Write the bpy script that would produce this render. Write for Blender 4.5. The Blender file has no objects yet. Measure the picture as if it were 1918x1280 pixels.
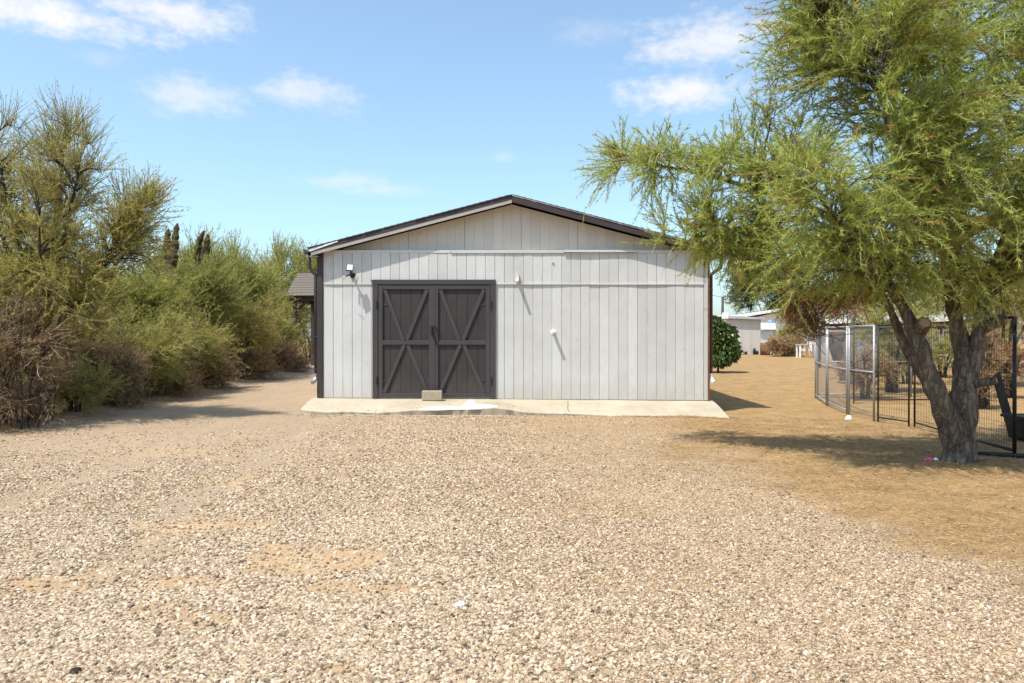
import bpy, math, random
import numpy as np
from mathutils import Vector

R_ = math.radians
scene = bpy.context.scene
COL = scene.collection

# ------------------------------------------------------------------ camera
cam_d = bpy.data.cameras.new('camera'); cam = bpy.data.objects.new('camera', cam_d); COL.objects.link(cam)
cam.location = (0, 0, 1.55); cam.rotation_euler = (R_(90 - 0.165), 0, 0)
cam_d.sensor_width = 36; cam_d.lens = 26.0; cam_d.clip_start = 0.05; cam_d.clip_end = 5000
scene.camera = cam

# ------------------------------------------------------------------ light
LDIR = Vector((1.16, 1.0, -2.9)).normalized()
SUN_EL = math.asin(-LDIR.z); SUN_AZ = math.atan2(-LDIR.x, -LDIR.y)
sun_d = bpy.data.lights.new('sun', 'SUN'); sun_d.energy = 3.7; sun_d.angle = R_(0.5); sun_d.color = (1.0, 0.955, 0.88)
sun = bpy.data.objects.new('sun', sun_d); COL.objects.link(sun)
sun.rotation_euler = LDIR.to_track_quat('-Z', 'Y').to_euler(); sun.location = (-20, -15, 40)

world = bpy.data.worlds.new('World'); scene.world = world; world.use_nodes = True
wn, wl = world.node_tree.nodes, world.node_tree.links
wn.clear()
SKY_STRENGTH = 0.15
def wmath(op, a, b=None, c=None, clamp=False):
    n = wn.new('ShaderNodeMath'); n.operation = op; n.use_clamp = clamp
    for i, v in enumerate((a, b, c)):
        if v is None: continue
        if isinstance(v, (int, float)): n.inputs[i].default_value = v
        else: wl.new(v, n.inputs[i])
    return n.outputs[0]
sky = wn.new('ShaderNodeTexSky'); sky.sky_type = 'NISHITA'; sky.sun_disc = False
sky.sun_elevation = SUN_EL; sky.sun_rotation = SUN_AZ % (2 * math.pi)
sky.altitude = 400; sky.air_density = 1.12; sky.dust_density = 2.2; sky.ozone_density = 5.5
tc = wn.new('ShaderNodeTexCoord'); sep = wn.new('ShaderNodeSeparateXYZ'); wl.new(tc.outputs['Generated'], sep.inputs[0])
az = wmath('ARCTAN2', sep.outputs[0], sep.outputs[1]); el = wmath('ARCSINE', sep.outputs[2])
comb = wn.new('ShaderNodeCombineXYZ'); wl.new(wmath('MULTIPLY', az, 1.0), comb.inputs[0]); wl.new(wmath('MULTIPLY', el, 1.7), comb.inputs[1])
def wnoise(scale, detail, rough=0.6):
    n = wn.new('ShaderNodeTexNoise'); n.inputs['Scale'].default_value = scale
    n.inputs['Detail'].default_value = detail; n.inputs['Roughness'].default_value = rough
    wl.new(comb.outputs[0], n.inputs['Vector']); return n.outputs[0]
nz = wmath('ADD', wmath('MULTIPLY', wmath('SUBTRACT', wnoise(15, 5), 0.5), 1.9),
           wmath('MULTIPLY', wmath('SUBTRACT', wnoise(60, 2), 0.5), 0.6))
def px_dir(x, y):
    dx, dz = (x - 959) / 1385.0, (636 - y) / 1385.0
    return math.atan2(dx, 1), math.atan2(dz, math.hypot(dx, 1))
CL = [(60, 20, 230, 36, 1.0), (300, 22, 150, 34, .9), (375, 182, 95, 34, .62), (575, 178, 105, 32, .62), (650, 340, 95, 18, .42),
      (720, 356, 100, 13, .36), (1325, 78, 150, 48, .85), (1275, 170, 130, 34, .95), (940, 296, 26, 12, .25), (190, 108, 50, 16, .22), (1110, 62, 80, 26, .22)]
clouds = []
for (x, y, a, b, k) in CL:
    A, E = px_dir(x, y); clouds.append((A, E, a / 1385.0, b / 1385.0, k))
rc = random.Random(5)                      # the same fair-weather clouds all the way round
for i in range(8):
    clouds.append((0.95 + i * 0.57 + rc.uniform(-.1, .1), rc.uniform(.12, .75), rc.uniform(.06, .16), rc.uniform(.02, .035), rc.uniform(.4, .9)))
ae = wn.new('ShaderNodeCombineXYZ'); wl.new(az, ae.inputs[0]); wl.new(el, ae.inputs[1])
mask = None
for (A, E, a, b, k) in clouds:
    if A > math.pi: A -= 2 * math.pi
    q = wn.new('ShaderNodeVectorMath'); q.operation = 'MULTIPLY_ADD'; wl.new(ae.outputs[0], q.inputs[0])
    q.inputs[1].default_value = (1/a, 1/b, 0); q.inputs[2].default_value = (-A/a, -E/b, 0)
    ln = wn.new('ShaderNodeVectorMath'); ln.operation = 'LENGTH'; wl.new(q.outputs[0], ln.inputs[0])
    d = wmath('SUBTRACT', ln.outputs['Value'], nz)
    m = wn.new('ShaderNodeMapRange'); m.interpolation_type = 'SMOOTHSTEP'
    wl.new(d, m.inputs[0]); m.inputs[1].default_value = 1.25; m.inputs[2].default_value = -0.1; m.inputs[3].default_value = 0; m.inputs[4].default_value = k
    mask = m.outputs[0] if mask is None else wmath('MAXIMUM', mask, m.outputs[0])
mixc = wn.new('ShaderNodeMix'); mixc.data_type = 'RGBA'
hsv = wn.new('ShaderNodeHueSaturation'); hsv.inputs['Saturation'].default_value = .86; wl.new(sky.outputs[0], hsv.inputs['Color'])
tint = wn.new('ShaderNodeMix'); tint.data_type = 'RGBA'; tint.blend_type = 'MULTIPLY'; tint.inputs[0].default_value = 1.0
wl.new(hsv.outputs[0], tint.inputs[6]); tint.inputs[7].default_value = (.94, 1.035, .985, 1)
wl.new(mask, mixc.inputs[0]); wl.new(tint.outputs[2], mixc.inputs[6])
CLOUD = 0.60 / SKY_STRENGTH
mixc.inputs[7].default_value = (CLOUD, CLOUD, CLOUD * 1.01, 1)
bg = wn.new('ShaderNodeBackground'); bg.inputs[1].default_value = SKY_STRENGTH
wl.new(mixc.outputs[2], bg.inputs[0]); wo = wn.new('ShaderNodeOutputWorld'); wl.new(bg.outputs[0], wo.inputs[0])

vs = scene.view_settings
scene.display_settings.display_device = 'sRGB'
vs.view_transform = 'Standard'; vs.look = 'None'; vs.gamma = 1.0; vs.use_curve_mapping = False; vs.exposure = 0.75
scene.render.engine = 'CYCLES'; scene.cycles.use_denoising = True
scene.cycles.max_bounces = 6; scene.cycles.diffuse_bounces = 4; scene.cycles.glossy_bounces = 2; scene.cycles.transparent_max_bounces = 8
scene.cycles.sample_clamp_indirect = 6

# ------------------------------------------------------------------ helpers
def tag(o, label=None, cat=None, group=None, kind=None):
    if label: o['label'] = label
    if cat: o['category'] = cat
    if group: o['group'] = group
    if kind: o['kind'] = kind
    return o

def empty(name, loc, label=None, cat=None, group=None):
    o = bpy.data.objects.new(name, None); COL.objects.link(o); o.location = loc
    o.empty_display_size = 0.2
    return tag(o, label, cat, group)

def root_loc(p):
    while p.parent: p = p.parent
    return np.array(p.location)

def fast_mesh(name, V, F, mats, parent=None, smooth=False, midx=None, attrs=None):
    """V (n,3) world coordinates; F (m,3) or (m,4) int array, or list of polygons."""
    V = np.asarray(V, dtype=np.float64).reshape(-1, 3)
    if parent is not None: V = V - root_loc(parent)
    me = bpy.data.meshes.new(name)
    if isinstance(F, np.ndarray):
        k = F.shape[1]; m = F.shape[0]
        me.vertices.add(len(V)); me.vertices.foreach_set('co', V.astype(np.float32).ravel())
        me.loops.add(m * k); me.loops.foreach_set('vertex_index', F.astype(np.int32).ravel())
        me.polygons.add(m); me.polygons.foreach_set('loop_start', np.arange(0, m * k, k, dtype=np.int32))
        me.update(calc_edges=True)
    else:
        me.from_pydata([tuple(v) for v in V], [], F); me.update()
        m = len(me.polygons)
    for mt in (mats if isinstance(mats, (list, tuple)) else [mats]): me.materials.append(mt)
    if midx is not None: me.polygons.foreach_set('material_index', np.asarray(midx, dtype=np.int32))
    if smooth: me.polygons.foreach_set('use_smooth', np.ones(m, dtype=bool))
    if attrs:
        for an, (dom, arr) in attrs.items():
            at = me.attributes.new(an, 'FLOAT', dom); at.data.foreach_set('value', np.asarray(arr, dtype=np.float32))
    o = bpy.data.objects.new(name, me); COL.objects.link(o)
    if parent is not None: o.parent = parent
    return o

class MB:
    def __init__(s): s.v = []; s.f = []
    def add(s, vs_, fs):
        b = len(s.v); s.v += [tuple(map(float, q)) for q in vs_]; s.f += [tuple(b + i for i in f) for f in fs]; return s
    def box(s, x0, x1, y0, y1, z0, z1):
        return s.add([(x0,y0,z0),(x1,y0,z0),(x1,y1,z0),(x0,y1,z0),(x0,y0,z1),(x1,y0,z1),(x1,y1,z1),(x0,y1,z1)],
                     [(0,3,2,1),(4,5,6,7),(0,1,5,4),(1,2,6,5),(2,3,7,6),(3,0,4,7)])
    def hexa(s, p):      # 8 corner points, order like box
        return s.add(p, [(0,3,2,1),(4,5,6,7),(0,1,5,4),(1,2,6,5),(2,3,7,6),(3,0,4,7)])
    def bar(s, a, b, w, t, nrm=(0,-1,0)):   # flat bar a->b, width w in plane, thickness t along nrm (from a towards nrm)
        a, b, n = Vector(a), Vector(b), Vector(nrm).normalized()
        d = (b - a).normalized(); q = d.cross(n).normalized() * w / 2
        return s.hexa([a - q, b - q, b + q, a + q, a - q + n*t, b - q + n*t, b + q + n*t, a + q + n*t][0:8])
    def tube(s, pts, r, n=8, cap=True):
        pts = [Vector(p) for p in pts]; rr = r if isinstance(r, (list, tuple)) else [r] * len(pts)
        b = len(s.v); prev = None
        for i, p in enumerate(pts):
            d = (pts[min(i+1, len(pts)-1)] - pts[max(i-1, 0)]).normalized()
            ref = Vector((0,0,1)) if abs(d.z) < .9 else Vector((0,1,0))
            if prev is None: u = d.cross(ref).normalized()
            else: u = (prev - d * prev.dot(d)).normalized()
            prev = u; w = d.cross(u)
            for k in range(n):
                a = 2*math.pi*(k+.5)/n; s.v.append(tuple(p + (u*math.cos(a) + w*math.sin(a)) * rr[i]))
        for i in range(len(pts)-1):
            for k in range(n):
                k2 = (k+1) % n; s.f.append((b+i*n+k, b+i*n+k2, b+(i+1)*n+k2, b+(i+1)*n+k))
        if cap:
            s.f.append(tuple(b+k for k in reversed(range(n)))); s.f.append(tuple(b+(len(pts)-1)*n+k for k in range(n)))
        return s
    def prism(s, poly, axis, a, b):         # poly 2d extruded along axis from a to b
        def P(p, t):
            return {'x': (t, p[0], p[1]), 'y': (p[0], t, p[1]), 'z': (p[0], p[1], t)}[axis]
        n = len(poly)
        return s.add([P(p, a) for p in poly] + [P(p, b) for p in poly],
                     [tuple(range(n))[::-1], tuple(range(n, 2*n))] + [(i, (i+1) % n, n+(i+1) % n, n+i) for i in range(n)])
    def build(s, name, mat, parent=None, bevel=0, smooth=False):
        o = fast_mesh(name, s.v, s.f, mat, parent, smooth)
        if bevel:
            m = o.modifiers.new('bevel', 'BEVEL'); m.width = bevel; m.segments = 2; m.limit_method = 'ANGLE'; m.angle_limit = R_(40)
        return o

# value noise in numpy
def vnoise(x, y, seed=0):
    x = np.asarray(x, float); y = np.asarray(y, float)
    xi, yi = np.floor(x).astype(np.int64), np.floor(y).astype(np.int64); xf, yf = x - xi, y - yi
    def h(a, b):
        n = (a * 374761393 + b * 668265263 + seed * 974711) & 0xffffffff
        n = ((n ^ (n >> 13)) * 1274126177) & 0xffffffff
        return ((n ^ (n >> 16)) & 0xffff) / 65535.0
    u, v = xf*xf*(3-2*xf), yf*yf*(3-2*yf)
    return (h(xi, yi)*(1-u) + h(xi+1, yi)*u)*(1-v) + (h(xi, yi+1)*(1-u) + h(xi+1, yi+1)*u)*v
def fbm(x, y, seed=0, o=4):
    s = 0; a = .5
    for i in range(o): s = s + a*vnoise(x*2**i, y*2**i, seed+i); a *= .5
    return s / (1 - .5**o)
def sstep(a, b, t):
    t = np.clip((np.asarray(t, float) - a) / (b - a), 0, 1); return t*t*(3-2*t)

def gz(x, y):
    x = np.asarray(x, float); y = np.asarray(y, float)
    z = sstep(9, 14.6, y) * (.035 - .013*np.clip(x, -6, 5)) + sstep(14.6, 31, y)*.24 + sstep(31, 59, y)*.13
    near = 1 - sstep(25, 60, y)
    z = z + near * ((fbm(x*.35, y*.35, 3)-.5)*.10 + (fbm(x*1.6+9, y*1.6, 8)-.5)*.030)
    # two shallow wheel ruts on the left of the yard
    for c in (-2.9, -4.6):
        z = z - .022*np.exp(-((x - (c - .10*(y-6)))/.28)**2) * sstep(3, 5, y) * (1 - sstep(14, 22, y))
    # soil heaped a little round the tree foot
    z = z + .05*np.exp(-(((x-5.6)/.8)**2 + ((y-9.2)/.8)**2))
    # bank under the hedge
    z = z + .07*sstep(-7.7, -8.6, x)*(1-sstep(30, 34, y))
    return z
def gzf(x, y): return float(gz(x, y))

# ------------------------------------------------------------------ materials
def mat_new(name):
    m = bpy.data.materials.new(name); m.use_nodes = True
    nt = m.node_tree; b = nt.nodes['Principled BSDF']
    return m, nt, b
def nn(nt, t): return nt.nodes.new(t)
def noise(nt, vec, scale, detail=5, rough=.6, dist=0):
    n = nn(nt, 'ShaderNodeTexNoise'); n.inputs['Scale'].default_value = scale; n.inputs['Detail'].default_value = detail
    n.inputs['Roughness'].default_value = rough; n.inputs['Distortion'].default_value = dist
    nt.links.new(vec, n.inputs['Vector']); return n.outputs[0]
def ramp(nt, fac, stops):
    r = nn(nt, 'ShaderNodeValToRGB'); nt.links.new(fac, r.inputs[0]); e = r.color_ramp.elements
    while len(e) < len(stops): e.new(.5)
    for i, (p, c) in enumerate(stops): e[i].position = p; e[i].color = (*c, 1)
    return r.outputs[0]
def mixc_(nt, fac, a, b, mode='MIX'):
    n = nn(nt, 'ShaderNodeMix'); n.data_type = 'RGBA'; n.blend_type = mode
    for i, v in ((0, fac), (6, a), (7, b)):
        if isinstance(v, (int, float)): n.inputs[i].default_value = v
        elif isinstance(v, tuple): n.inputs[i].default_value = (*v, 1)
        else: nt.links.new(v, n.inputs[i])
    return n.outputs[2]
def mth(nt, op, a, b=None, clamp=False):
    n = nn(nt, 'ShaderNodeMath'); n.operation = op; n.use_clamp = clamp
    for i, v in enumerate((a, b)):
        if v is None: continue
        if isinstance(v, (int, float)): n.inputs[i].default_value = v
        else: nt.links.new(v, n.inputs[i])
    return n.outputs[0]
def maprange(nt, v, a, b, c=0., d=1.):
    n = nn(nt, 'ShaderNodeMapRange'); nt.links.new(v, n.inputs[0])
    for i, q in enumerate((a, b, c, d)): n.inputs[i+1].default_value = q
    return n.outputs[0]
def wpos(nt, scale=(1, 1, 1)):
    g = nn(nt, 'ShaderNodeNewGeometry'); m = nn(nt, 'ShaderNodeMapping'); m.inputs['Scale'].default_value = scale
    nt.links.new(g.outputs['Position'], m.inputs['Vector']); return m.outputs[0]
def bump(nt, b, h, strength=.4, dist=.01):
    n = nn(nt, 'ShaderNodeBump'); n.inputs['Strength'].default_value = strength; n.inputs['Distance'].default_value = dist
    nt.links.new(h, n.inputs['Height']); nt.links.new(n.outputs[0], b.inputs['Normal'])
def rough_spec(b, r, s=.4, metal=0.):
    b.inputs['Roughness'].default_value = r; b.inputs['Specular IOR Level'].default_value = s; b.inputs['Metallic'].default_value = metal

def simple(name, col, r=.7, s=.3, var=.25, scale=6, stretch=(1,1,1), metal=0., bstr=.25, bdist=.004, bscale=40):
    m, nt, b = mat_new(name); p = wpos(nt, stretch)
    n1 = noise(nt, p, scale, 6); lo = tuple(c*(1-var) for c in col); hi = tuple(min(1, c*(1+var)) for c in col)
    nt.links.new(ramp(nt, n1, [(.3, lo), (.7, hi)]), b.inputs['Base Color'])
    rough_spec(b, r, s, metal)
    if bstr: bump(nt, b, noise(nt, p, bscale, 4), bstr, bdist)
    return m

def painted_wood(name, col, stain, r=.55, s=.3, splash=None):
    m, nt, b = mat_new(name)
    p = wpos(nt, (1, 1, .06)); q = wpos(nt)
    grain = noise(nt, p, 55, 5, .65, .3)
    big = noise(nt, q, 1.6, 5); sp = noise(nt, wpos(nt, (1, 1, .35)), 9, 5, .7)
    c = mixc_(nt, maprange(nt, grain, .35, .75, 0, .10), col, tuple(v*.55 for v in col))
    c = mixc_(nt, maprange(nt, big, .42, .75, 0, .40), c, stain)
    c = mixc_(nt, maprange(nt, sp, .60, .74, 0, .45), c, tuple(v*.8 for v in stain))
    if splash:                                   # dust splashed up from the ground
        g = nn(nt, 'ShaderNodeNewGeometry'); sx = nn(nt, 'ShaderNodeSeparateXYZ'); nt.links.new(g.outputs['Position'], sx.inputs[0])
        low = mth(nt, 'ADD', maprange(nt, sx.outputs[2], .25, 1.0, .62, 0), mth(nt, 'MULTIPLY', mth(nt, 'SUBTRACT', noise(nt, wpos(nt, (1, 1, .4)), 5, 7, .7), .5), .9))
        c = mixc_(nt, maprange(nt, low, .18, .75, 0, .55), c, splash)
    oi = nn(nt, 'ShaderNodeObjectInfo')          # each board takes paint a little differently
    c = mixc_(nt, mth(nt, 'MULTIPLY', oi.outputs['Random'], .24), c, tuple(v*.7 for v in stain))
    nt.links.new(c, b.inputs['Base Color']); rough_spec(b, r, s)
    kn = noise(nt, wpos(nt, (1, 1, .25)), 20, 3, .5, 1.2)
    h = mth(nt, 'ADD', grain, mth(nt, 'MULTIPLY', kn, .7)); bump(nt, b, h, .55, .006)
    return m

def leaf_mat(name, stops, trans=.48, r=.55):
    m, nt, b = mat_new(name)
    a = nn(nt, 'ShaderNodeAttribute'); a.attribute_name = 'tint'
    c = ramp(nt, a.outputs['Fac'], stops); nt.links.new(c, b.inputs['Base Color']); rough_spec(b, r, .25)
    t = nn(nt, 'ShaderNodeBsdfTranslucent'); nt.links.new(c, t.inputs['Color'])
    mx = nn(nt, 'ShaderNodeMixShader'); mx.inputs[0].default_value = trans
    nt.links.new(b.outputs[0], mx.inputs[1]); nt.links.new(t.outputs[0], mx.inputs[2])
    nt.links.new(mx.outputs[0], nt.nodes['Material Output'].inputs['Surface'])
    return m

def bark_mat(name, a, c, scale=9, bd=.03):
    m, nt, b = mat_new(name); p = wpos(nt, (1, 1, .28))
    n1 = noise(nt, p, scale, 7, .7, .6); n2 = noise(nt, wpos(nt, (1,1,.5)), scale*4, 5, .7)
    vor = nn(nt, 'ShaderNodeTexVoronoi'); vor.feature = 'DISTANCE_TO_EDGE'; vor.inputs['Scale'].default_value = scale*1.9
    nt.links.new(mixc_(nt, .12, p, n2), vor.inputs['Vector'])
    crack = maprange(nt, vor.outputs[0], 0, .16)
    c0 = ramp(nt, n1, [(.3, a), (.52, tuple((x+y)/2 for x, y in zip(a, c))), (.72, c)])
    c0 = mixc_(nt, mth(nt, 'MULTIPLY', mth(nt, 'SUBTRACT', 1.0, crack), .40), c0, tuple(v*.35 for v in a))
    nt.links.new(c0, b.inputs['Base Color']); rough_spec(b, .9, .1)
    h = mth(nt, 'ADD', mth(nt, 'ADD', n1, mth(nt, 'MULTIPLY', n2, .5)), mth(nt, 'MULTIPLY', crack, .3)); bump(nt, b, h, 1.0, bd)
    return m

M = {}
M['siding'] = painted_wood('white_siding_paint', (.605, .595, .58), (.43, .405, .36), splash=(.42, .36, .28))
M['gable'] = painted_wood('gable_siding_warm_bounce', (.66, .60, .53), (.52, .46, .39))  # gable siding, warm light bounced off the ground put into its colour
M['backing'] = simple('weathered_wood', (.56, .545, .52), .8)
M['door'] = painted_wood('charcoal_door_paint', (0.039, 0.033, 0.033), (0.076, 0.063, 0.058), .6, .25, splash=(0.131, 0.102, 0.077))
M['door_trim'] = painted_wood('charcoal_trim_paint', (0.055, 0.047, 0.049), (0.079, 0.068, 0.064), .55, .3)
M['fascia'] = painted_wood('brown_fascia_paint', (.050, .037, .039), (.10, .075, .062), .6, .25)
M['beige'] = painted_wood('weathered_beige_trim', (.42, .38, .35), (.28, .24, .20), .7, .2)
M['iron'] = simple('black_iron', (.012, .012, .013), .45, .5, .4, 20)
M['gutter'] = simple('brown_gutter_metal', (.045, .036, .036), .4, .5, .3, 8, bstr=.1)
M['white_metal'] = simple('white_metal', (.75, .75, .75), .4, .4, .08, 8, bstr=.05)
M['white_plastic'] = simple('white_plastic', (.78, .78, .76), .4, .4, .06, 20, bstr=.05)
M['black_plastic'] = simple('black_plastic', (.015, .015, .016), .5, .4, .3, 20, bstr=.05)
M['galv'] = simple('galvanised_steel', (.33, .34, .35), .5, .5, .2, 15, metal=.4, bstr=.05)
M['wire'] = simple('weathered_wire', (.26, .255, .25), .7, .3, .25, 10, bstr=0)
M['blackwire'] = simple('black_powder_coat', (.014, .013, .013), .55, .4, .3, 20, bstr=.05)
M['rust'] = simple('rusty_metal', (.16, .07, .035), .8, .2, .5, 10)
M['block'] = simple('concrete_block', (.36, .30, .215), .95, .1, .16, 14, bstr=.6, bdist=.006, bscale=110)
M['wood_raw'] = simple('raw_timber', (.36, .24, .13), .8, .2, .3, 10, (1, 1, .1))
M['wood_dark'] = simple('dark_post_timber', (.055, .045, .042), .75, .2, .35, 10, (1, 1, .1))
M['shingle'] = simple('asphalt_shingle', (.11, .095, .095), .95, .1, .35, 30, bstr=.6, bscale=120)
M['shingle_far'] = simple('weathered_shingle', (.145, .12, .10), .95, .1, .25, 20, bstr=.5, bscale=60)
M['dry'] = simple('dry_brown_twig', (0.188, 0.135, 0.092), .9, .1, .45, 5, bstr=0)
M['twig'] = simple('olive_twig', (.235, .195, .11), .85, .15, .4, 4, bstr=0)
M['twig_green'] = simple('green_twig', (.22, .22, .10), .8, .2, .35, 4, bstr=0)
M['bark'] = bark_mat('grey_brown_bark', (0.079, 0.060, 0.048), (0.308, 0.254, 0.204))
M['bark_dark'] = bark_mat('dark_bark', (.045, .035, .028), (.15, .12, .095))
M['bark_dead'] = bark_mat('dead_trunk_wood', (.05, .036, .022), (.15, .11, .06), 14, .02)
M['leaf_big'] = leaf_mat('feathery_olive_leaf', [(0, (0.487, 0.268, 0.081)), (.06, (0.510, 0.360, 0.107)), (.14, (0.328, 0.337, 0.089)), (.5, (0.402, 0.454, 0.111)), (.82, (0.585, 0.618, 0.152)), (1, (0.877, 0.839, 0.287))])
M['leaf_olive'] = leaf_mat('olive_shrub_leaf', [(0, (0.364, 0.259, 0.100)), (.3, (0.404, 0.337, 0.105)), (.6, (0.494, 0.455, 0.124)), (1, (0.701, 0.647, 0.193))])
M['leaf_green'] = leaf_mat('green_shrub_leaf', [(0, (0.209, 0.216, 0.058)), (.5, (0.343, 0.343, 0.087)), (1, (0.610, 0.517, 0.127))])
M['leaf_yellow'] = leaf_mat('yellow_green_shrub_leaf', [(0, (0.306, 0.271, 0.085)), (.5, (0.471, 0.451, 0.129)), (1, (0.729, 0.700, 0.227))])
M['leaf_dry'] = leaf_mat('dry_brown_leaf', [(0, (0.226, 0.142, 0.075)), (.5, (0.408, 0.271, 0.139)), (1, (0.712, 0.492, 0.246))], .2, .8)
M['leaf_rust'] = leaf_mat('rust_dead_leaf', [(0, (0.187, 0.095, 0.040)), (.5, (0.374, 0.204, 0.085)), (1, (0.617, 0.389, 0.159))], .25, .8)
M['leaf_citrus'] = leaf_mat('glossy_citrus_leaf', [(0, (0.033, 0.058, 0.016)), (.6, (0.078, 0.124, 0.029)), (1, (0.260, 0.312, 0.065))], .25, .3)
M['leaf_far'] = leaf_mat('far_grey_green_leaf', [(0, (.075, .088, .045)), (.5, (.12, .135, .065)), (1, (.19, .20, .10))])
M['beige_wall'] = simple('beige_metal_siding', (.52, .47, .42), .6, .3, .06, 2, (4, 4, .2))
M['white_roof'] = simple('white_roof_metal', (.75, .74, .72), .5, .3, .10, 3)
M['grey_roof'] = simple('grey_roof_edge', (.42, .40, .40), .6, .3, .15, 3)
M['maroon'] = simple('maroon_siding', (.12, .035, .035), .7, .2, .2, 3)
M['glass'] = simple('dark_window_glass', (.03, .035, .045), .08, .5, .2, 2, bstr=0)
M['pinkblock'] = simple('pink_block_wall', (.45, .32, .25), .9, .1, .15, 5)
M['pink'] = simple('pink_wrapper', (.55, .08, .20), .4, .4, .4, 30)
M['bluegrey'] = simple('blue_tarp', (.16, .27, .42), .5, .3, .2, 4)
M['paint_white'] = simple('white_paint_spill', (.80, .80, .78), .7, .2, .05, 20)

# concrete apron
m, nt, b = mat_new('apron_concrete'); p = wpos(nt)
c = ramp(nt, noise(nt, p, 1.3, 7, .6), [(.3, (.34, .285, .205)), (.55, (.415, .355, .265)), (.75, (.46, .40, .31))])
c = mixc_(nt, maprange(nt, noise(nt, p, 7, 8, .75), .50, .72, 0, .5), c, (.33, .26, .17))
c = mixc_(nt, maprange(nt, noise(nt, p, 40, 6, .8), .60, .72, 0, .5), c, (.24, .185, .12))
nt.links.new(c, b.inputs['Base Color']); rough_spec(b, .9, .15); bump(nt, b, mth(nt, 'ADD', noise(nt, p, 60, 5), noise(nt, p, 9, 6)), .5, .008); M['apron'] = m

# ground
m, nt, b = mat_new('yard_soil'); p = wpos(nt)
ad = nn(nt, 'ShaderNodeAttribute'); ad.attribute_name = 'dirt'; asd = nn(nt, 'ShaderNodeAttribute'); asd.attribute_name = 'sand'
vor = nn(nt, 'ShaderNodeTexVoronoi'); vor.inputs['Scale'].default_value = 62; nt.links.new(p, vor.inputs['Vector'])
vor2 = nn(nt, 'ShaderNodeTexVoronoi'); vor2.inputs['Scale'].default_value = 16; nt.links.new(p, vor2.inputs['Vector'])
sp = nn(nt, 'ShaderNodeSeparateColor'); nt.links.new(vor.outputs['Color'], sp.inputs[0])
sp2 = nn(nt, 'ShaderNodeSeparateColor'); nt.links.new(vor2.outputs['Color'], sp2.inputs[0])
pebble = ramp(nt, sp.outputs[0], [(0, (0.178, 0.123, 0.072)), (.14, (0.337, 0.222, 0.129)), (.5, (0.506, 0.346, 0.197)), (.8, (0.638, 0.460, 0.278)), (1, (0.799, 0.617, 0.396))])
pebble = mixc_(nt, maprange(nt, vor.outputs['Distance'], .25, .62, 0, .5), pebble, (.26, .19, .13))
pebble = mixc_(nt, maprange(nt, sp2.outputs[0], .80, .95, 0, .5), pebble, (.25, .20, .16))
soil = ramp(nt, noise(nt, p, 2.2, 9, .72), [(.28, (0.203, 0.119, 0.049)), (.45, (0.298, 0.183, 0.075)), (.60, (0.375, 0.234, 0.100)), (.78, (0.430, 0.289, 0.140))])
soil = mixc_(nt, maprange(nt, noise(nt, wpos(nt, (1, 2.2, 1)), 16, 7, .75, .8), .47, .68, 0, .75), soil, (.095, .060, .031))
soil = mixc_(nt, maprange(nt, noise(nt, p, 85, 4, .8), .54, .72, 0, .55), soil, (.46, .36, .23))
soil = mixc_(nt, maprange(nt, sp.outputs[1], .86, .97, 0, .8), soil, pebble)
sand = ramp(nt, noise(nt, p, 5, 7, .6), [(.3, (0.420, 0.263, 0.127)), (.7, (0.524, 0.359, 0.194))])
sand = mixc_(nt, maprange(nt, noise(nt, p, 70, 5, .8), .50, .72, 0, .5), sand, (.34, .235, .14))
sand = mixc_(nt, maprange(nt, sp.outputs[1], .70, .9, 0, .8), sand, pebble)
brk = noise(nt, p, 6, 6, .7)
fd = maprange(nt, mth(nt, 'ADD', ad.outputs['Fac'], mth(nt, 'MULTIPLY', mth(nt, 'SUBTRACT', brk, .5), 1.3)), .25, .80)
fs = mth(nt, 'MULTIPLY', .72, maprange(nt, mth(nt, 'ADD', asd.outputs['Fac'], mth(nt, 'MULTIPLY', mth(nt, 'SUBTRACT', brk, .5), 1.2)), .25, .95))
pn = ramp(nt, noise(nt, p, .75, 6, .65), [(.3, (.84, .79, .72)), (.7, (1.10, 1.06, 1.01))])
pebble = mixc_(nt, 1.0, pebble, pn, 'MULTIPLY')
atr = nn(nt, 'ShaderNodeAttribute'); atr.attribute_name = 'track'
dust = ramp(nt, noise(nt, p, 9, 8, .75), [(.3, (.33, .245, .165)), (.7, (.46, .355, .255))])
dust = mixc_(nt, maprange(nt, sp.outputs[1], .55, .9, 0, .8), dust, pebble)
ft = maprange(nt, mth(nt, 'ADD', atr.outputs['Fac'], mth(nt, 'MULTIPLY', mth(nt, 'SUBTRACT', brk, .5), .9)), .30, .85)
c = mixc_(nt, ft, pebble, dust); c = mixc_(nt, fs, c, sand); c = mixc_(nt, fd, c, soil)
nt.links.new(c, b.inputs['Base Color']); rough_spec(b, .95, .08)
hp = mth(nt, 'MULTIPLY', vor.outputs['Distance'], -1.0)
h = mth(nt, 'ADD', mth(nt, 'MULTIPLY', hp, mth(nt, 'SUBTRACT', 1.0, mth(nt, 'MAXIMUM', fd, fs))), mth(nt, 'ADD', mth(nt, 'MULTIPLY', noise(nt, p, 22, 8, .78), 1.0), mth(nt, 'MULTIPLY', noise(nt, p, 5, 5, .6), 1.6)))
bump(nt, b, h, .8, .022); M['ground'] = m

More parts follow.
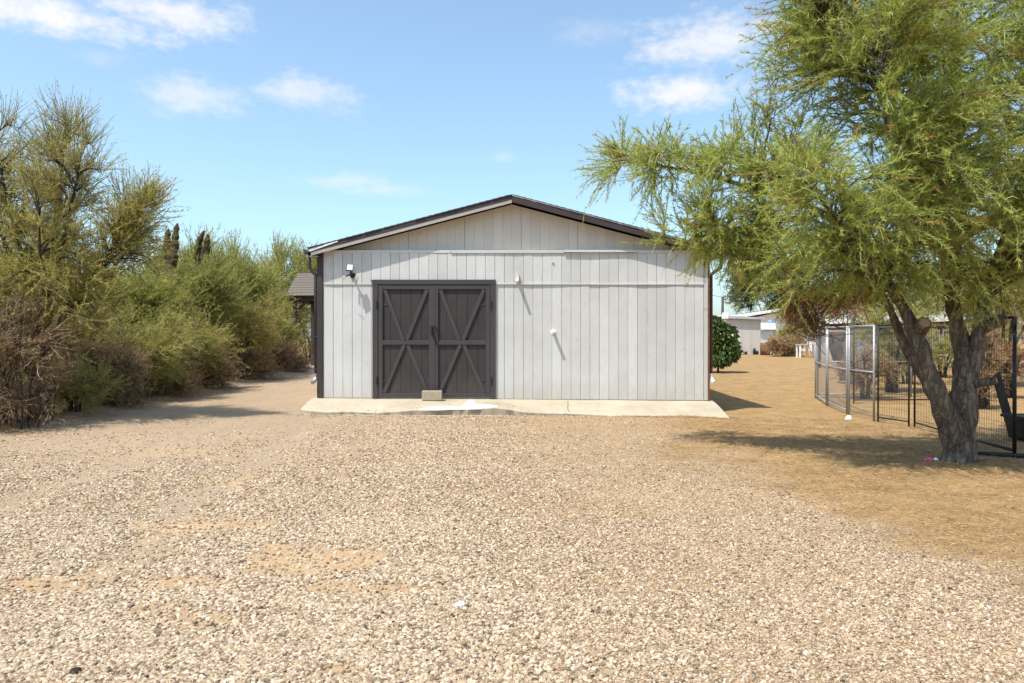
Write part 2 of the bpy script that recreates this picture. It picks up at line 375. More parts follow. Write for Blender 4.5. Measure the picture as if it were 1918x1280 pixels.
# gravel stones: tint per stone
m, nt, b = mat_new('gravel_stone')
a = nn(nt, 'ShaderNodeAttribute'); a.attribute_type = 'INSTANCER'; a.attribute_name = 'tint'
c = ramp(nt, a.outputs['Fac'], [(0, (0.056, 0.050, 0.045)), (.06, (0.146, 0.105, 0.076)), (.18, (0.263, 0.183, 0.114)), (.42, (0.385, 0.286, 0.187)), (.68, (0.492, 0.387, 0.271)), (.88, (0.605, 0.510, 0.384)), (1, (0.739, 0.664, 0.552))])
c = mixc_(nt, maprange(nt, noise(nt, wpos(nt), 90, 4), .4, .75, 0, .35), c, (.22, .15, .10))
nt.links.new(c, b.inputs['Base Color']); rough_spec(b, .85, .15); M['stone'] = m

# ------------------------------------------------------------------ ground
def graded(a, b, fine0, fine1, step, growth=1.14):
    v = list(np.arange(fine0, fine1 + 1e-6, step)); s = step
    while v[-1] < b: s *= growth; v.append(min(b, v[-1] + s))
    s = step; w = []
    x = fine0
    while x > a: s *= growth; x = max(a, x - s); w.append(x)
    return np.array(w[::-1] + v)
def dirt_mask(x, y):
    e = x - (2.35 + .13*(13.4 - np.minimum(y, 15)))
    w = (fbm(x*.5+4, y*.5, 21) - .5)*2.2 + (fbm(x*2+4, y*2, 22) - .5)*.9
    d = sstep(-.9, .9, e + w)
    d = np.maximum(d, sstep(15.8, 18.5, y + w)*sstep(3.6, 5.0, x))
    hedge = sstep(-7.7, -8.5, x + .10*np.clip(y-14, 0, 20) + w*.35)
    return np.maximum(d, hedge)
SANDS = [(-1.5, 5.35, 0.78, 0.41, 1.43), (-.82, 4.72, 0.43, 0.24, 1.30), (-1.85, 4.7, 0.50, 0.24, 1.04), (-2.7, 6.25, 1.12, 0.49, 1.17), (-3.0, 4.75, 0.88, 0.34, 1.04), (-1.9, 4.25, 0.75, 0.30, 0.78), (-3.3, 8.2, 1.12, 0.47, 0.65), (-1.1, 8.4, 1.12, 0.41, 0.52),
         (-.8, 3.5, 0.44, 0.16, 0.72), (-1.55, 3.35, 0.50, 0.16, 0.78), (-3.6, 5.4, 0.62, 0.34, 0.78), (-.5, 10.5, 1.75, 0.54, 0.45), (-4.8, 10.2, 1.50, 0.68, 0.59), (-2.6, 4.9, 0.62, 0.27, 0.78)]
def sand_mask(x, y):
    s = np.zeros_like(x)
    x = x + (fbm(x*1.5+7, y*1.5, 61)-.5)*1.1; y = y + (fbm(x*1.5+1, y*1.5+5, 62)-.5)*.8
    for (a, c, rx, ry, k) in SANDS: s = np.maximum(s, k*np.exp(-((x-a)/rx)**2 - ((y-c)/ry)**2))
    return np.clip(s + (fbm(x*1.2, y*1.2, 31)-.5)*.30*sstep(2.5, -1, x), 0, 1)
def sparse_mask(x, y):
    s = sand_mask(x, y)
    for c in (-2.9, -4.6): s = np.maximum(s, .95*np.exp(-((x-(c-.10*(y-6)+(fbm(y*.7, y*0+c, 81)-.5)*.5))/.42)**2)*sstep(3, 5, y)*(.6+.8*fbm(x*1.5, y*.8, 82)))
    s = np.maximum(s, sstep(2.4, -2.2, x)*.50 + sstep(-.5, -5.5, x)*sstep(6, 12, y)*.25 + (fbm(x*.9+3, y*1.6, 33)-.5)*.5)
    return np.clip(s, 0, 1)
gx = graded(-400, 400, -9, 9, .11); gy = graded(-6, 900, 2.6, 16, .11)
GX, GY = np.meshgrid(gx, gy); nx_, ny_ = len(gx), len(gy)
GZ = gz(GX, GY)
idx = np.arange(nx_*ny_).reshape(ny_, nx_)
GF = np.stack([idx[:-1, :-1], idx[:-1, 1:], idx[1:, 1:], idx[1:, :-1]], -1).reshape(-1, 4)
fx, fy = GX.ravel(), GY.ravel()
ground = fast_mesh('ground', np.stack([fx, fy, GZ.ravel()], 1), GF, M['ground'], None, True,
                   attrs={'track': ('POINT', sparse_mask(fx, fy)*(fx < 3.2)), 'dirt': ('POINT', dirt_mask(fx, fy)), 'sand': ('POINT', sand_mask(fx, fy))})
tag(ground, 'dry tan gravel and dirt yard in front of the shed', 'ground', kind='structure')

FE = [(-4.30, 766), (-4.24, 767), (-3.95, 770), (-3.7, 772), (-3.3, 771), (-2.75, 773), (-2.3, 771), (-1.9, 768), (-1.6, 769), (-1.2, 767), (-.9, 767), (-.6, 766), (-.35, 763.5), (-.1, 766),
      (.2, 771), (.6, 773.5), (1.0, 774), (1.5, 776), (2.0, 778.5), (2.6, 781), (3.2, 784), (3.7, 785.5), (4.28, 786.5)]
FX = [f[0] for f in FE]; FYp = [f[1] for f in FE]
def apron_z(x, y):
    yp = np.interp(x, FX, FYp); ze = 1.55-(yp-636)*14.66/1385; zw = .302-.057*(x+4.15)/8.35
    t = np.clip((15.92-y)/(15.92-14.66), 0, None); return zw+(ze-zw)*t**1.25
# ------------------------------------------------------------------ gravel (uncountable): one object, stones instanced on its points
rng = np.random.default_rng(11)
pts = []
for (y0, y1, dens) in ((2.9, 4.6, 9500), (4.6, 6.5, 5600), (6.5, 9.0, 2300), (9.0, 12.0, 1100), (12.0, 15.2, 520), (15.2, 21.0, 170)):
    w = y1*.72 + .3; n = int(dens*(y1-y0)*2*w)
    x = rng.uniform(-w, w, n); y = rng.uniform(y0, y1, n)
    d, s = dirt_mask(x, y), sparse_mask(x, y)
    keep = rng.random(n) < (1 - sstep(.02, .95, d)*.86) * (1 - sstep(.22, .85, s)*.92)
    onap = (x > -4.3) & (x < 4.35) & (y > 14.60)
    keep &= ~(onap & ((y > 15.25) | (rng.random(n) > .10*(1-(y-14.6)/.7))))
    if y0 > 15: keep &= (x > 4.7) & (x < 9)
    keep &= rng.random(n) < 1 - sstep(8.5, 14.5, y)*sstep(-1.5, -4.8, x)*.97
    pts.append(np.stack([x[keep], y[keep], np.full(keep.sum(), 1 + max(0, (y0-5))*.012)], 1))
ne = 5200; xe = rng.uniform(-4.4, 4.5, ne); pts.append(np.stack([xe, 14.60-np.abs(rng.normal(0, .12, ne)), np.full(ne, 1.05)], 1))   # stones swept against the slab edge
P = np.concatenate(pts); n = len(P)
sz = np.exp(rng.normal(math.log(.0045), .40, n) * (1-.36*sstep(1.5, -3.0, P[:, 0]))) * P[:, 2]; dm_ = sstep(.1, .8, dirt_mask(P[:, 0], P[:, 1])); sz = np.clip(sz*(1-.25*dm_), .0025, .0125)
scl = np.stack([sz*rng.uniform(.9, 1.6, n), sz*rng.uniform(.75, 1.15, n), sz*rng.uniform(.45, .85, n)], 1)
onap = (P[:, 0] > -4.3) & (P[:, 0] < 4.35) & (P[:, 1] > 14.66)
PZ = np.where(onap, apron_z(P[:, 0], P[:, 1])+scl[:, 2]*.4, gz(P[:, 0], P[:, 1])) + scl[:, 2]*(.40-.35*sstep(1.5, -3.0, P[:, 0]))
me = bpy.data.meshes.new('gravel'); me.vertices.add(n)
me.vertices.foreach_set('co', np.stack([P[:, 0], P[:, 1], PZ], 1).astype(np.float32).ravel())
def vattr(nm, typ, arr):
    at = me.attributes.new(nm, typ, 'POINT'); at.data.foreach_set('vector' if typ == 'FLOAT_VECTOR' else 'value', np.ascontiguousarray(arr).ravel())
vattr('scl', 'FLOAT_VECTOR', scl.astype(np.float32))
vattr('rot', 'FLOAT_VECTOR', np.stack([rng.normal(0, .35, n), rng.normal(0, .35, n), rng.uniform(0, 6.28, n)], 1).astype(np.float32))
vattr('tint', 'FLOAT', np.clip(rng.beta(1.6, 2.0, n)*(1-.62*dm_)*np.where(rng.random(n) < .07, .15, 1), 0, 1).astype(np.float32))
vattr('kind_index', 'INT', rng.integers(0, 4, n).astype(np.int32))
me.update()
gravel = bpy.data.objects.new('gravel', me); COL.objects.link(gravel)
tag(gravel, 'loose cream and tan gravel spread over the yard', 'gravel', kind='stuff')
ng = bpy.data.node_groups.new('gravel_scatter', 'GeometryNodeTree')
ng.interface.new_socket('Geometry', in_out='INPUT', socket_type='NodeSocketGeometry')
ng.interface.new_socket('Geometry', in_out='OUTPUT', socket_type='NodeSocketGeometry')
def g_(t): return ng.nodes.new(t)
gi, go = g_('NodeGroupInput'), g_('NodeGroupOutput')
iop = g_('GeometryNodeInstanceOnPoints'); join = g_('GeometryNodeJoinGeometry')
def nattr(nm, typ):
    a = g_('GeometryNodeInputNamedAttribute'); a.data_type = typ; a.inputs[0].default_value = nm; return a.outputs[0]
for k in range(4):
    ico = g_('GeometryNodeMeshIcoSphere'); ico.inputs['Radius'].default_value = 1; ico.inputs['Subdivisions'].default_value = 2
    sp_ = g_('GeometryNodeSetPosition'); no = g_('ShaderNodeTexNoise'); no.noise_dimensions = '4D'
    no.inputs['W'].default_value = k*7.3; no.inputs['Scale'].default_value = .9; no.inputs['Detail'].default_value = 1
    sub = g_('ShaderNodeVectorMath'); sub.operation = 'SUBTRACT'; sub.inputs[1].default_value = (.5, .5, .5)
    mul = g_('ShaderNodeVectorMath'); mul.operation = 'SCALE'; mul.inputs['Scale'].default_value = 1.2
    ng.links.new(no.outputs['Color'], sub.inputs[0]); ng.links.new(sub.outputs[0], mul.inputs[0])
    ng.links.new(ico.outputs[0], sp_.inputs[0]); ng.links.new(mul.outputs[0], sp_.inputs['Offset'])
    sm = g_('GeometryNodeSetMaterial'); sm.inputs['Material'].default_value = M['stone']; ng.links.new(sp_.outputs[0], sm.inputs[0])
    g2 = g_('GeometryNodeGeometryToInstance'); ng.links.new(sm.outputs[0], g2.inputs[0]); ng.links.new(g2.outputs[0], join.inputs[0])
ng.links.new(gi.outputs[0], iop.inputs['Points']); ng.links.new(join.outputs[0], iop.inputs['Instance'])
iop.inputs['Pick Instance'].default_value = True
ng.links.new(nattr('kind_index', 'INT'), iop.inputs['Instance Index'])
e2r = g_('FunctionNodeEulerToRotation'); ng.links.new(nattr('rot', 'FLOAT_VECTOR'), e2r.inputs[0]); ng.links.new(e2r.outputs[0], iop.inputs['Rotation'])
ng.links.new(nattr('scl', 'FLOAT_VECTOR'), iop.inputs['Scale']); ng.links.new(iop.outputs[0], go.inputs[0])
gm = gravel.modifiers.new('scatter', 'NODES'); gm.node_group = ng
print('gravel stones', n)

# ------------------------------------------------------------------ concrete apron
rA = random.Random(3)
xs = np.linspace(-4.27, 4.3, 150); mb = MB()
rows = []
for i, x in enumerate(xs):
    yp = np.interp(x, FX, FYp); ye = 14.66 + (fbm(x*2.3, 1.7, 5)-.5)*.22 + (fbm(x*9, 3.7, 6)-.5)*.08
    if x > 3.4: ye += .10*((x-3.4)/.9)**2 * -1
    if x < -3.9: ye += .25*((-3.9-x)/.37)**2
    ze = 1.55 - (yp-636)*ye/1385.0
    zw = .302 - .057*(x+4.15)/8.35
    r_ = []
    for t in (0, .25, .5, .75, .93, 1.0):
        yy = 15.92 + (ye-15.92)*t; zz = zw + (ze-zw)*(t**1.25) + (fbm(x*1.3, yy*1.3, 9)-.5)*.012
        if t == 1.0: zz -= .012
        r_.append((x, yy, zz))
    r_.append((x, ye+.02, ze-.22)); r_.append((x, 15.92, ze-.22)); rows.append(r_)
V = [q for r_ in rows for q in r_]; K = 8; F = []
for i in range(len(xs)-1):
    for k in range(K):
        k2 = (k+1) % K; F.append((i*K+k, i*K+k2, (i+1)*K+k2, (i+1)*K+k))
F.append(tuple(range(K))[::-1]); F.append(tuple((len(xs)-1)*K+k for k in range(K)))
apron = fast_mesh('concrete_apron', V, F, M['apron'], None, False)
tag(apron, 'sloping cream concrete apron with a broken front edge below the shed wall', 'pavement', kind='structure')
# crack across the slab at the right of the door, open joint pieces
mb = MB()
cx = 1.16; pt = []
for i in range(60):
    t = i/59; y = 15.75-(15.75-14.75)*t; pt.append((cx+.06*(float(fbm(t*5, 2.2, 44))-.5)*2, y, apron_z(cx, y)-.001))
mb.tube(pt, .0045, 4)
mb.build('crack', M['bark_dark'], apron)
# white paint spill
sp_pts = [(-1.85, 768), (-1.55, 763.5), (-1.3, 762.5), (-1.02, 764), (-.93, 757), (-.84, 750.5), (-.76, 753), (-.72, 759), (-.5, 759.5), (-.3, 761.5), (-.28, 763), (-.52, 764.5), (-.6, 767), (-.85, 769), (-1.0, 770.5), (-1.25, 768), (-1.5, 768.5)]
mb = MB(); top = []
for (x, yp) in sp_pts:
    t0, t1 = 0., 1.0
    for _ in range(30):
        t = (t0+t1)/2; y = 15.92+(14.66-15.92)*t; z = apron_z(x, y); v = 636+(1.55-z)*1385/y
        if v > yp: t1 = t
        else: t0 = t
    y = 15.92+(14.66-15.92)*(t0+t1)/2; xx = (x*94.2/1385)*y
    top.append((xx, y, apron_z(xx, y)))
n = len(top); mb.add([(a, c, d+.016) for a, c, d in top]+[(a, c, d-.01) for a, c, d in top], [tuple(range(n))]+[(i, n+i, n+(i+1) % n, (i+1) % n) for i in range(n)])
o = mb.build('paint_spill', M['paint_white'], None); tag(o, 'splash of dried white paint on the apron before the double door', 'paint spill')

# ------------------------------------------------------------------ shed
W = 15.83; XL, XR = -4.15, 4.20
def bz(x): return .300 - .057*(x-XL)/(XR-XL)
def rake(x): return 4.47 - .262*abs(x)           # underside of the overhang at the wall
shed = empty('shed', (0, W, .27), 'white wooden shed with low gable roof and charcoal double barn door', 'shed')
rs = random.Random(42)
# body behind the siding
mb = MB(); BY = W + .022
prof = [(XL+.01, -.05), (XR-.01, -.05), (XR-.01, rake(XR)-.02), (0, rake(0)-.02), (XL+.01, rake(XL)-.02)]
mb.prism(prof, 'y', BY+.17, 25.8); mb.box(XL+.011, XR-.011, BY, BY+.169, -.05, 3.40)
mb.build('wall', M['backing'], shed)
mb = MB(); mb.box(XL-.012, XL+.009, BY, 25.8, -.05, 3.36); mb.build('side_siding', M['siding'], shed)
mb = MB(); mb.box(XR-.009, XR+.012, BY, 25.8, -.05, 3.36); mb.build('side_siding', M['siding'], shed)
DX0, DX1, DZ = -2.98, -.354, 2.825
PIT = .2035; GAP = .0065
def plank(x0, x1, z0a, z0b, z1a, z1b, y, mat, th=.019):
    y = y + rs.uniform(-.0022, .0022); t = rs.uniform(-.0012, .0012)
    c = .004
    # front face with chamfered long edges
    V = [(x0, y+c, z0a), (x0+c, y+t, z0a), (x1-c, y-t, z0b), (x1, y+c, z0b), (x1, y+th, z0b), (x0, y+th, z0a)]
    V2 = [(x0, y+c, z1a), (x0+c, y+t, z1a), (x1-c, y-t, z1b), (x1, y+c, z1b), (x1, y+th, z1b), (x0, y+th, z1a)]
    F = [(i, (i+1) % 6, 6+(i+1) % 6, 6+i) for i in range(6)] + [(5, 4, 3, 2, 1, 0), (6, 7, 8, 9, 10, 11)]
    fast_mesh('siding_plank', V+V2, F, mat, shed)
x = XL + .125
edges = []
while x < XR - .10:
    edges.append((x, min(x+PIT, XR-.095))); x += PIT
Z2 = 2.735; Z3 = 3.405
for (a, c) in edges:                             # lower sheets
    if c - a < .03: continue
    g = GAP*rs.uniform(.55, 1.2)
    spans = [(a, c-g)]
    if a < DX0-.02 and c > DX0: spans = [(a, DX0)]
    elif a < DX1 and c > DX1+.02: spans = [(DX1, c-g)]
    elif a >= DX0-.02 and c <= DX1+.02: spans = []
    for (u, v) in spans: plank(u, v, bz(u)+.006, bz(v)+.006, Z2-.004, Z2-.004, W, M['siding'])
for (a, c) in edges:                             # upper strip
    if c - a < .03: continue
    g = GAP*rs.uniform(.55, 1.1); zb = DZ if (a > DX0-.19 and c < DX1+.19) else Z2+.012
    plank(a, c-g, zb, zb, Z3, Z3, W-.006, M['siding'])
x = XL + .30 - 2*PIT; GX0 = -4*PIT*6
x = -PIT*21
while x < XR+.1:                                  # gable sheets
    a, c = max(x, XL+.02), min(x+PIT, XR-.02); x += PIT
    if c-a < .03: continue
    seam = (round(a/PIT) % 6 == 0); g = GAP*(1.0 if seam else rs.uniform(.10, .22))
    za, zc = rake(a)-.005, rake(c-g)-.005
    if min(za, zc) < 3.475: continue
    if a < 0 < c-g: c = 0+g
    plank(a, c-g, 3.455, 3.455, za, zc, W+.165, M['gable'])
mb = MB(); mb.box(XL+.02, XR-.02, W+.01, W+.185, 3.425, 3.452); mb.build('ledge_board', M['siding'], shed)
# warped z-flashing between lower and upper sheets
def wavy(name, x0, x1, z0, z1, y0, amp, seed, mat, sag=.004, th=.02):
    n = max(2, int((x1-x0)/.08)); V = []; F = []
    for i in range(n+1):
        x = x0+(x1-x0)*i/n; yy = y0 - amp*float(fbm(x*1.4, seed*3.1, seed)); dz = sag*(float(fbm(x*1.1, seed*1.7, seed+4))-.5)*2
        V += [(x, yy, z0+dz), (x, yy, z1+dz*.5), (x, y0+th, z1), (x, y0+th, z0)]
    for i in range(n):
        for k in range(4): F.append((i*4+k, (i+1)*4+k, (i+1)*4+(k+1) % 4, i*4+(k+1) % 4))
    F += [(3, 2, 1, 0), tuple(n*4+k for k in range(4))]
    return fast_mesh(name, V, F, mat, shed)
wavy('flashing_strip', XL+.125, DX0-.005, Z2-.012, Z2+.012, W-.010, .022, 2, M['siding'])
wavy('flashing_strip', DX1+.005, 1.62, Z2-.012, Z2+.012, W-.010, .030, 3, M['siding'])
wavy('flashing_strip', 1.63, XR-.10, Z2-.014, Z2+.012, W-.012, .026, 4, M['siding'])
wavy('ledge_strip', XL+.02, -1.32, Z3-.002, 3.457, W-.012, .010, 5, M['siding'], .002)
wavy('ledge_strip', -1.31, 1.10, Z3-.010, 3.457, W-.020, .020, 6, M['siding'], .004)
wavy('ledge_strip', 1.11, 2.65, Z3+.006, 3.459, W-.045, .030, 7, M['siding'], .004, .05)
wavy('ledge_strip', 2.66, XR-.02, Z3-.004, 3.457, W-.016, .014, 8, M['siding'], .003)
# corner boards
mb = MB(); mb.box(XL-.02, XL+.105, W-.026, W+.02, bz(XL)+.004, 3.44); mb.build('corner_board', M['fascia'], shed, .004)
mb = MB(); mb.box(XR-.090, XR-.012, W-.014, W+.02, bz(XR)+.004, 2.19); mb.build('corner_board', M['siding'], shed, .003)
mb = MB(); mb.box(XR-.090, XR-.012, W-.012, W+.02, 2.20, 3.40); mb.build('corner_board', M['siding'], shed, .003)
mb = MB(); mb.box(XR-.010, XR+.030, W-.02, W+.06, bz(XR)-.05, 3.42); mb.build('corner_board', M['rust'], shed, .003)
# roof deck, shingle courses, fascia
FY = W - .20
SL = .262
for s in (-1, 1):
    XE = 4.30 if s < 0 else 4.44
    # deck
    mb = MB(); zt = lambda x: 4.60 - SL*x
    mb.prism([(0, zt(0)-.03), (s*XE, zt(XE)-.03), (s*XE, zt(XE)), (0, zt(0))], 'y', FY+.012, 26.0); mb.build('roof_deck', M['fascia'], shed)
    mb = MB(); nC = 32                           # lapped shingle courses, butt ends showing at the rake
    for i in range(nC):
        a = XE*(1-i/nC) + .02; c = XE*(1-(i+1)/nC) - .05; c = max(c, 0)
        j = rs.uniform(-.008, .008); j2 = rs.uniform(-.012, .004)
        mb.prism([(s*a, zt(a)+.004+.022), (s*a, zt(a)+.004), (s*c, zt(c)+.003), (s*c, zt(c)+.012)], 'y', FY-.018+j2, 26.02)
    mb.build('shingle_courses', M['shingle'], shed)
    mb = MB(); mb.prism([(0, zt(0)-.012), (s*XE, zt(XE)-.012), (s*XE, zt(XE)+.003), (0, zt(0)+.003)], 'y', FY-.012, FY+.011); mb.build('drip_edge', M['white_metal' if s > 0 else 'fascia'], shed)
    # fascia: upper board, with a weathered lower trim on the left slope
    h1 = .135 if s > 0 else .075
    mb = MB(); mb.prism([(s*.002, zt(0)-.014-h1), (s*(XE-.05), zt(XE-.05)-.014-h1), (s*(XE-.05), zt(XE-.05)-.014), (s*.002, zt(0)-.014)], 'y', FY-.006, FY+.03)
    mb.build('fascia_board', M['fascia'], shed, .003)
    if s < 0:
        mb = MB(); mb.prism([(-.004, zt(0)-.165), (-(XE-.05), zt(XE-.05)-.165), (-(XE-.05), zt(XE-.05)-.090), (-.004, zt(0)-.090)], 'y', FY+.001, FY+.035)
        mb.build('rake_trim', M['beige'], shed, .003)
        mb = MB(); mb.prism([(-XE+.06, zt(XE-.06)-.075), (-XE+.01, zt(XE)-.072), (-XE+.01, zt(XE)-.02), (-XE+.62, zt(XE-.62)-.004), (-XE+.62, zt(XE-.62)-.026)], 'y', FY-.014, FY-.007)
        mb.build('bare_metal_flashing', M['white_metal'], shed)
    # soffit under the rake
    mb = MB(); mb.prism([(s*.01, zt(0)-.075), (s*(XE-.06), zt(XE-.06)-.075), (s*(XE-.06), zt(XE-.06)-.055), (s*.01, zt(0)-.055)], 'y', FY+.036, W+.183); mb.build('soffit', M['beige'], shed)
    # eave soffit return
    x0, x1 = (XL-.16, XL+.02) if s < 0 else (XR-.02, XR+.22)
    mb = MB(); mb.box(x0, x1, FY+.04, 26, 3.30, 3.325); mb.build('eave_soffit', M['beige'], shed)
    # gutter and downspout
    gxo = s*(XE+.0); mb = MB()
    mb.prism([(gxo, 3.45), (gxo+s*.02, 3.36), (gxo+s*.085, 3.36), (gxo+s*.115, 3.465), (gxo+s*.105, 3.465), (gxo+s*.078, 3.37), (gxo+s*.026, 3.37), (gxo+s*.008, 3.45)], 'y', FY+.01, 26); mb.build('gutter', M['gutter'], shed)
    wx = (XL-.065) if s < 0 else (XR+.075); yy = W+.06
    top_ = gxo+s*.05
    mb = MB(); mb.tube([(top_, yy, 3.38), (top_+s*.005, yy, 3.18), (top_-s*.0, yy, 3.09), (wx+s*.05, yy, 2.98), (wx, yy, 2.93), (wx, yy, 2.75), (wx, yy, .80)], .037, 8)
    ds = mb.build('downspout', M['gutter'], shed, 0, True)
    mb = MB(); mb.tube([(wx, yy, .82), (wx, yy, .73), (wx+s*.02, yy-.06, .66), (wx+s*.03, yy-.16, .63)], .042, 8); mb.build('elbow', M['galv' if s < 0 else 'white_metal'], ds)
    for zz in (2.6, 1.6, .9):
        mb = MB(); mb.box(min(wx, wx-s*.06)-.03, max(wx, wx-s*.06)+.03, yy-.042, yy+.03, zz, zz+.03); mb.build('bracket', M['gutter'], ds)
# knot plug on the wall
mb = MB(); mb.tube([(.87, W+.01, 3.205), (.87, W-.035, 3.205)], .022, 10); mb.build('pipe_cap', M['siding'], shed)

# door frame
FP = W - .050
zb = bz(-1.6)+.006
mb = MB(); mb.box(DX0, DX0+.115, FP, W+.02, zb, DZ-.102); mb.build('door_jamb', M['door_trim'], shed, .004)
mb = MB(); mb.box(DX1-.105, DX1, FP, W+.02, zb-.006, DZ-.102); mb.build('door_jamb', M['door_trim'], shed, .004)
mb = MB(); mb.box(DX0-.004, DX1+.004, FP-.003, W+.02, DZ-.10, DZ); mb.build('door_header', M['door_trim'], shed, .004)
def door_leaf(x0, x1, z0, z1, hinge_left):
    yf = FP + .010                               # face of rails
    yp = yf + .040                               # face of planks
    door = fast_mesh('door', *(lambda q: (q.v, q.f))(MB().box(x0+.01, x1-.01, yp+.012, W+.015, z0+.01, z1-.01)), M['door'], shed)
    n = 5 if hinge_left else 5
    xs_ = np.linspace(x0+.03, x1-.03, 6)
    for i in range(5):
        g = .004; q = rs.uniform(-.0015, .0015)
        mb = MB(); mb.box(xs_[i]+g, xs_[i+1]-g, yp+q, yp+.011, z0+.02, z1-.02); mb.build('plank', M['door'], door)
    sw = .088
    for (a, c) in ((x0, x0+sw), (x1-sw, x1)):
        mb = MB(); mb.box(a, c, yf, yp-.0025, z0, z1); mb.build('stile', M['door_trim'], door, .004)
    zm = (z0+z1)/2 - .03
    for (a, c) in ((z0+.002, z0+.092), (z1-.092, z1-.002), (zm-.046, zm+.046)):
        mb = MB(); mb.box(x0+sw+.001, x1-sw-.001, yf+.001, yp-.0025, a, c); mb.build('rail', M['door_trim'], door, .004)
    xm = (x0+x1)/2 - .02
    ends = [((x0+sw+.045, z1-.10), (xm-.04, zm+.052)), ((x1-sw-.04, z1-.10), (xm+.04, zm+.052)),
            ((x0+sw+.03, z0+.10), (xm-.02, zm-.052)), ((x1-sw-.035, z0+.10), (xm+.06, zm-.052))]
    for k, ((ax, az_), (bx, bz_)) in enumerate(ends):
        mb = MB(); mb.bar((ax, yp-.0025, az_), (bx, yp-.0025, bz_), .078, .033 if k in (1, 2) else .028); mb.build('brace', M['door_trim'], door, .004)
    for hz in (z1-.42, z0+.36):
        hx = x0-.045 if hinge_left else x1+.020
        mb = MB(); mb.box(hx, hx+.026, FP-.012, FP+.02, hz-.085, hz+.085); mb.tube([(hx+.013, FP-.014, hz-.085), (hx+.013, FP-.014, hz+.085)], .011, 8); mb.build('hinge', M['iron'], door)
        s0, s1 = (x0+.09, x0+.22) if hinge_left else (x1-.24, x1-.10)
        mb = MB(); mb.hexa([(s0, yp-.012, hz-.022), (s1, yp-.012, hz-.010), (s1, yp-.002, hz-.010), (s0, yp-.002, hz-.022), (s0, yp-.012, hz+.022), (s1, yp-.012, hz+.010), (s1, yp-.002, hz+.010), (s0, yp-.002, hz+.022)]); mb.build('strap', M['door_trim'], door)
    return door
zd0, zd1 = zb+.02, DZ-.112
dl = door_leaf(DX0+.128, -1.685, zd0, zd1, True)
dr = door_leaf(-1.665, DX1-.118, zd0, zd1, False)
# astragal and handle set on the right leaf
mb = MB(); mb.box(-1.69, -1.645, FP+.000, FP+.0095, zd0+.02, zd1-.02); mb.build('astragal', M['door_trim'], dr, .003)
hz = 1.70
mb = MB(); mb.box(-1.725, -1.685, FP-.010, FP+.010, hz-.06, hz+.13); mb.build('latch_plate', M['iron'], dl, .003)
mb = MB(); mb.tube([(-1.705, FP-.01, hz+.10), (-1.705, FP-.055, hz+.08), (-1.705, FP-.06, hz), (-1.705, FP-.01, hz-.04)], .010, 6); mb.build('handle', M['iron'], dl)
mb = MB(); mb.box(-1.755, -1.59, FP-.018, FP-.010, hz+.105, hz+.14); mb.build('hasp', M['iron'], dr)
mb = MB(); mb.tube([(-1.64, FP-.005, hz+.09), (-1.635, FP-.05, hz+.06), (-1.64, FP-.055, hz-.04), (-1.66, FP-.02, hz-.10), (-1.63, FP-.02, hz-.24), (-1.60, FP-.015, hz-.30)], .011, 6); mb.build('handle', M['iron'], dr)
mb = MB(); mb.box(-1.735, -1.685, FP-.05, FP-.022, hz-.02, hz+.045); mb.tube([(-1.728, FP-.036, hz+.04), (-1.725, FP-.036, hz+.085), (-1.70, FP-.036, hz+.085), (-1.695, FP-.036, hz+.04)], .005, 6)
o = mb.build('padlock', M['iron'], None, .003); tag(o, 'small black padlock hanging on the double door hasp', 'padlock')

# ------------------------------------------------------------------ things on the wall and apron
sl = empty('security_light', (-3.42, W-.01, 2.93), 'black twin spot security light with square white lamp panel beside the door', 'wall light')
cx, cz, wy = -3.40, 2.915, W-.008
mb = MB(); mb.tube([(cx, wy, cz), (cx, wy-.035, cz)], .062, 16); mb.build('mount_plate', M['black_plastic'], sl)
mb = MB(); mb.tube([(cx, wy-.03, cz), (cx, wy-.14, cz+.01), (cx-.01, wy-.19, cz+.06)], .022, 8); mb.build('arm', M['black_plastic'], sl)
# tilted square lamp panel
pc = Vector((cx-.015, wy-.25, cz+.145)); up = Vector((.06, .18, .98)).normalized(); rt = Vector((1, .22, -.05)).normalized(); fn = rt.cross(up).normalized()
if fn.y > 0: fn = -fn
def slab(c, u, v, w, hu, hv, hw):
    P_ = []
    for sw in (-1, 1):
        for (a, b2) in ((-1, -1), (1, -1), (1, 1), (-1, 1)): P_.append(c+u*hu*a+v*hv*b2+w*hw*sw)
    return P_
mb = MB(); mb.hexa(slab(pc, rt, up, fn, .072, .070, .03)); hd = mb.build('lamp_head', M['black_plastic'], sl, .006)
mb = MB(); mb.hexa(slab(pc+fn*.032, rt, up, fn, .060, .058, .004)); mb.build('lamp_panel', M['white_plastic'], hd)
for s in (-1, 1):
    a0 = (cx, wy-.12, cz); a1 = (cx+s*.06, wy-.16, cz-.0); a2 = (cx+s*.10, wy-.20, cz-.035); a3 = (cx+s*.135, wy-.27, cz-.07)
    mb = MB(); mb.tube([a0, a1, a2], .016, 8); mb.tube([a2, a2, a3], [.018, .03, .052], 14); spx = mb.build('spot', M['black_plastic'], sl, 0, True)
    mb = MB(); mb.tube([a3, (a3[0]+s*.004, a3[1]-.008, a3[2]-.004)], .044, 14); mb.build('lens', M['white_plastic'], spx)
jb = empty('junction_box', (.115, W-.01, 2.85), 'small white junction box on the wall right of the door', 'electrical box')
mb = MB(); mb.prism([(.075, 2.80), (.155, 2.80), (.150, 2.93), (.135, 2.965), (.095, 2.965), (.080, 2.93)], 'y', W-.012, W-.075); mb.build('housing', M['siding'], jb, .006)
mb = MB(); mb.tube([(.115, W-.06, 2.83), (.115, W-.14, 2.80), (.115, W-.24, 2.775)], [.036, .034, .030], 10); mb.build('sensor', M['white_plastic'], jb, 0, True)
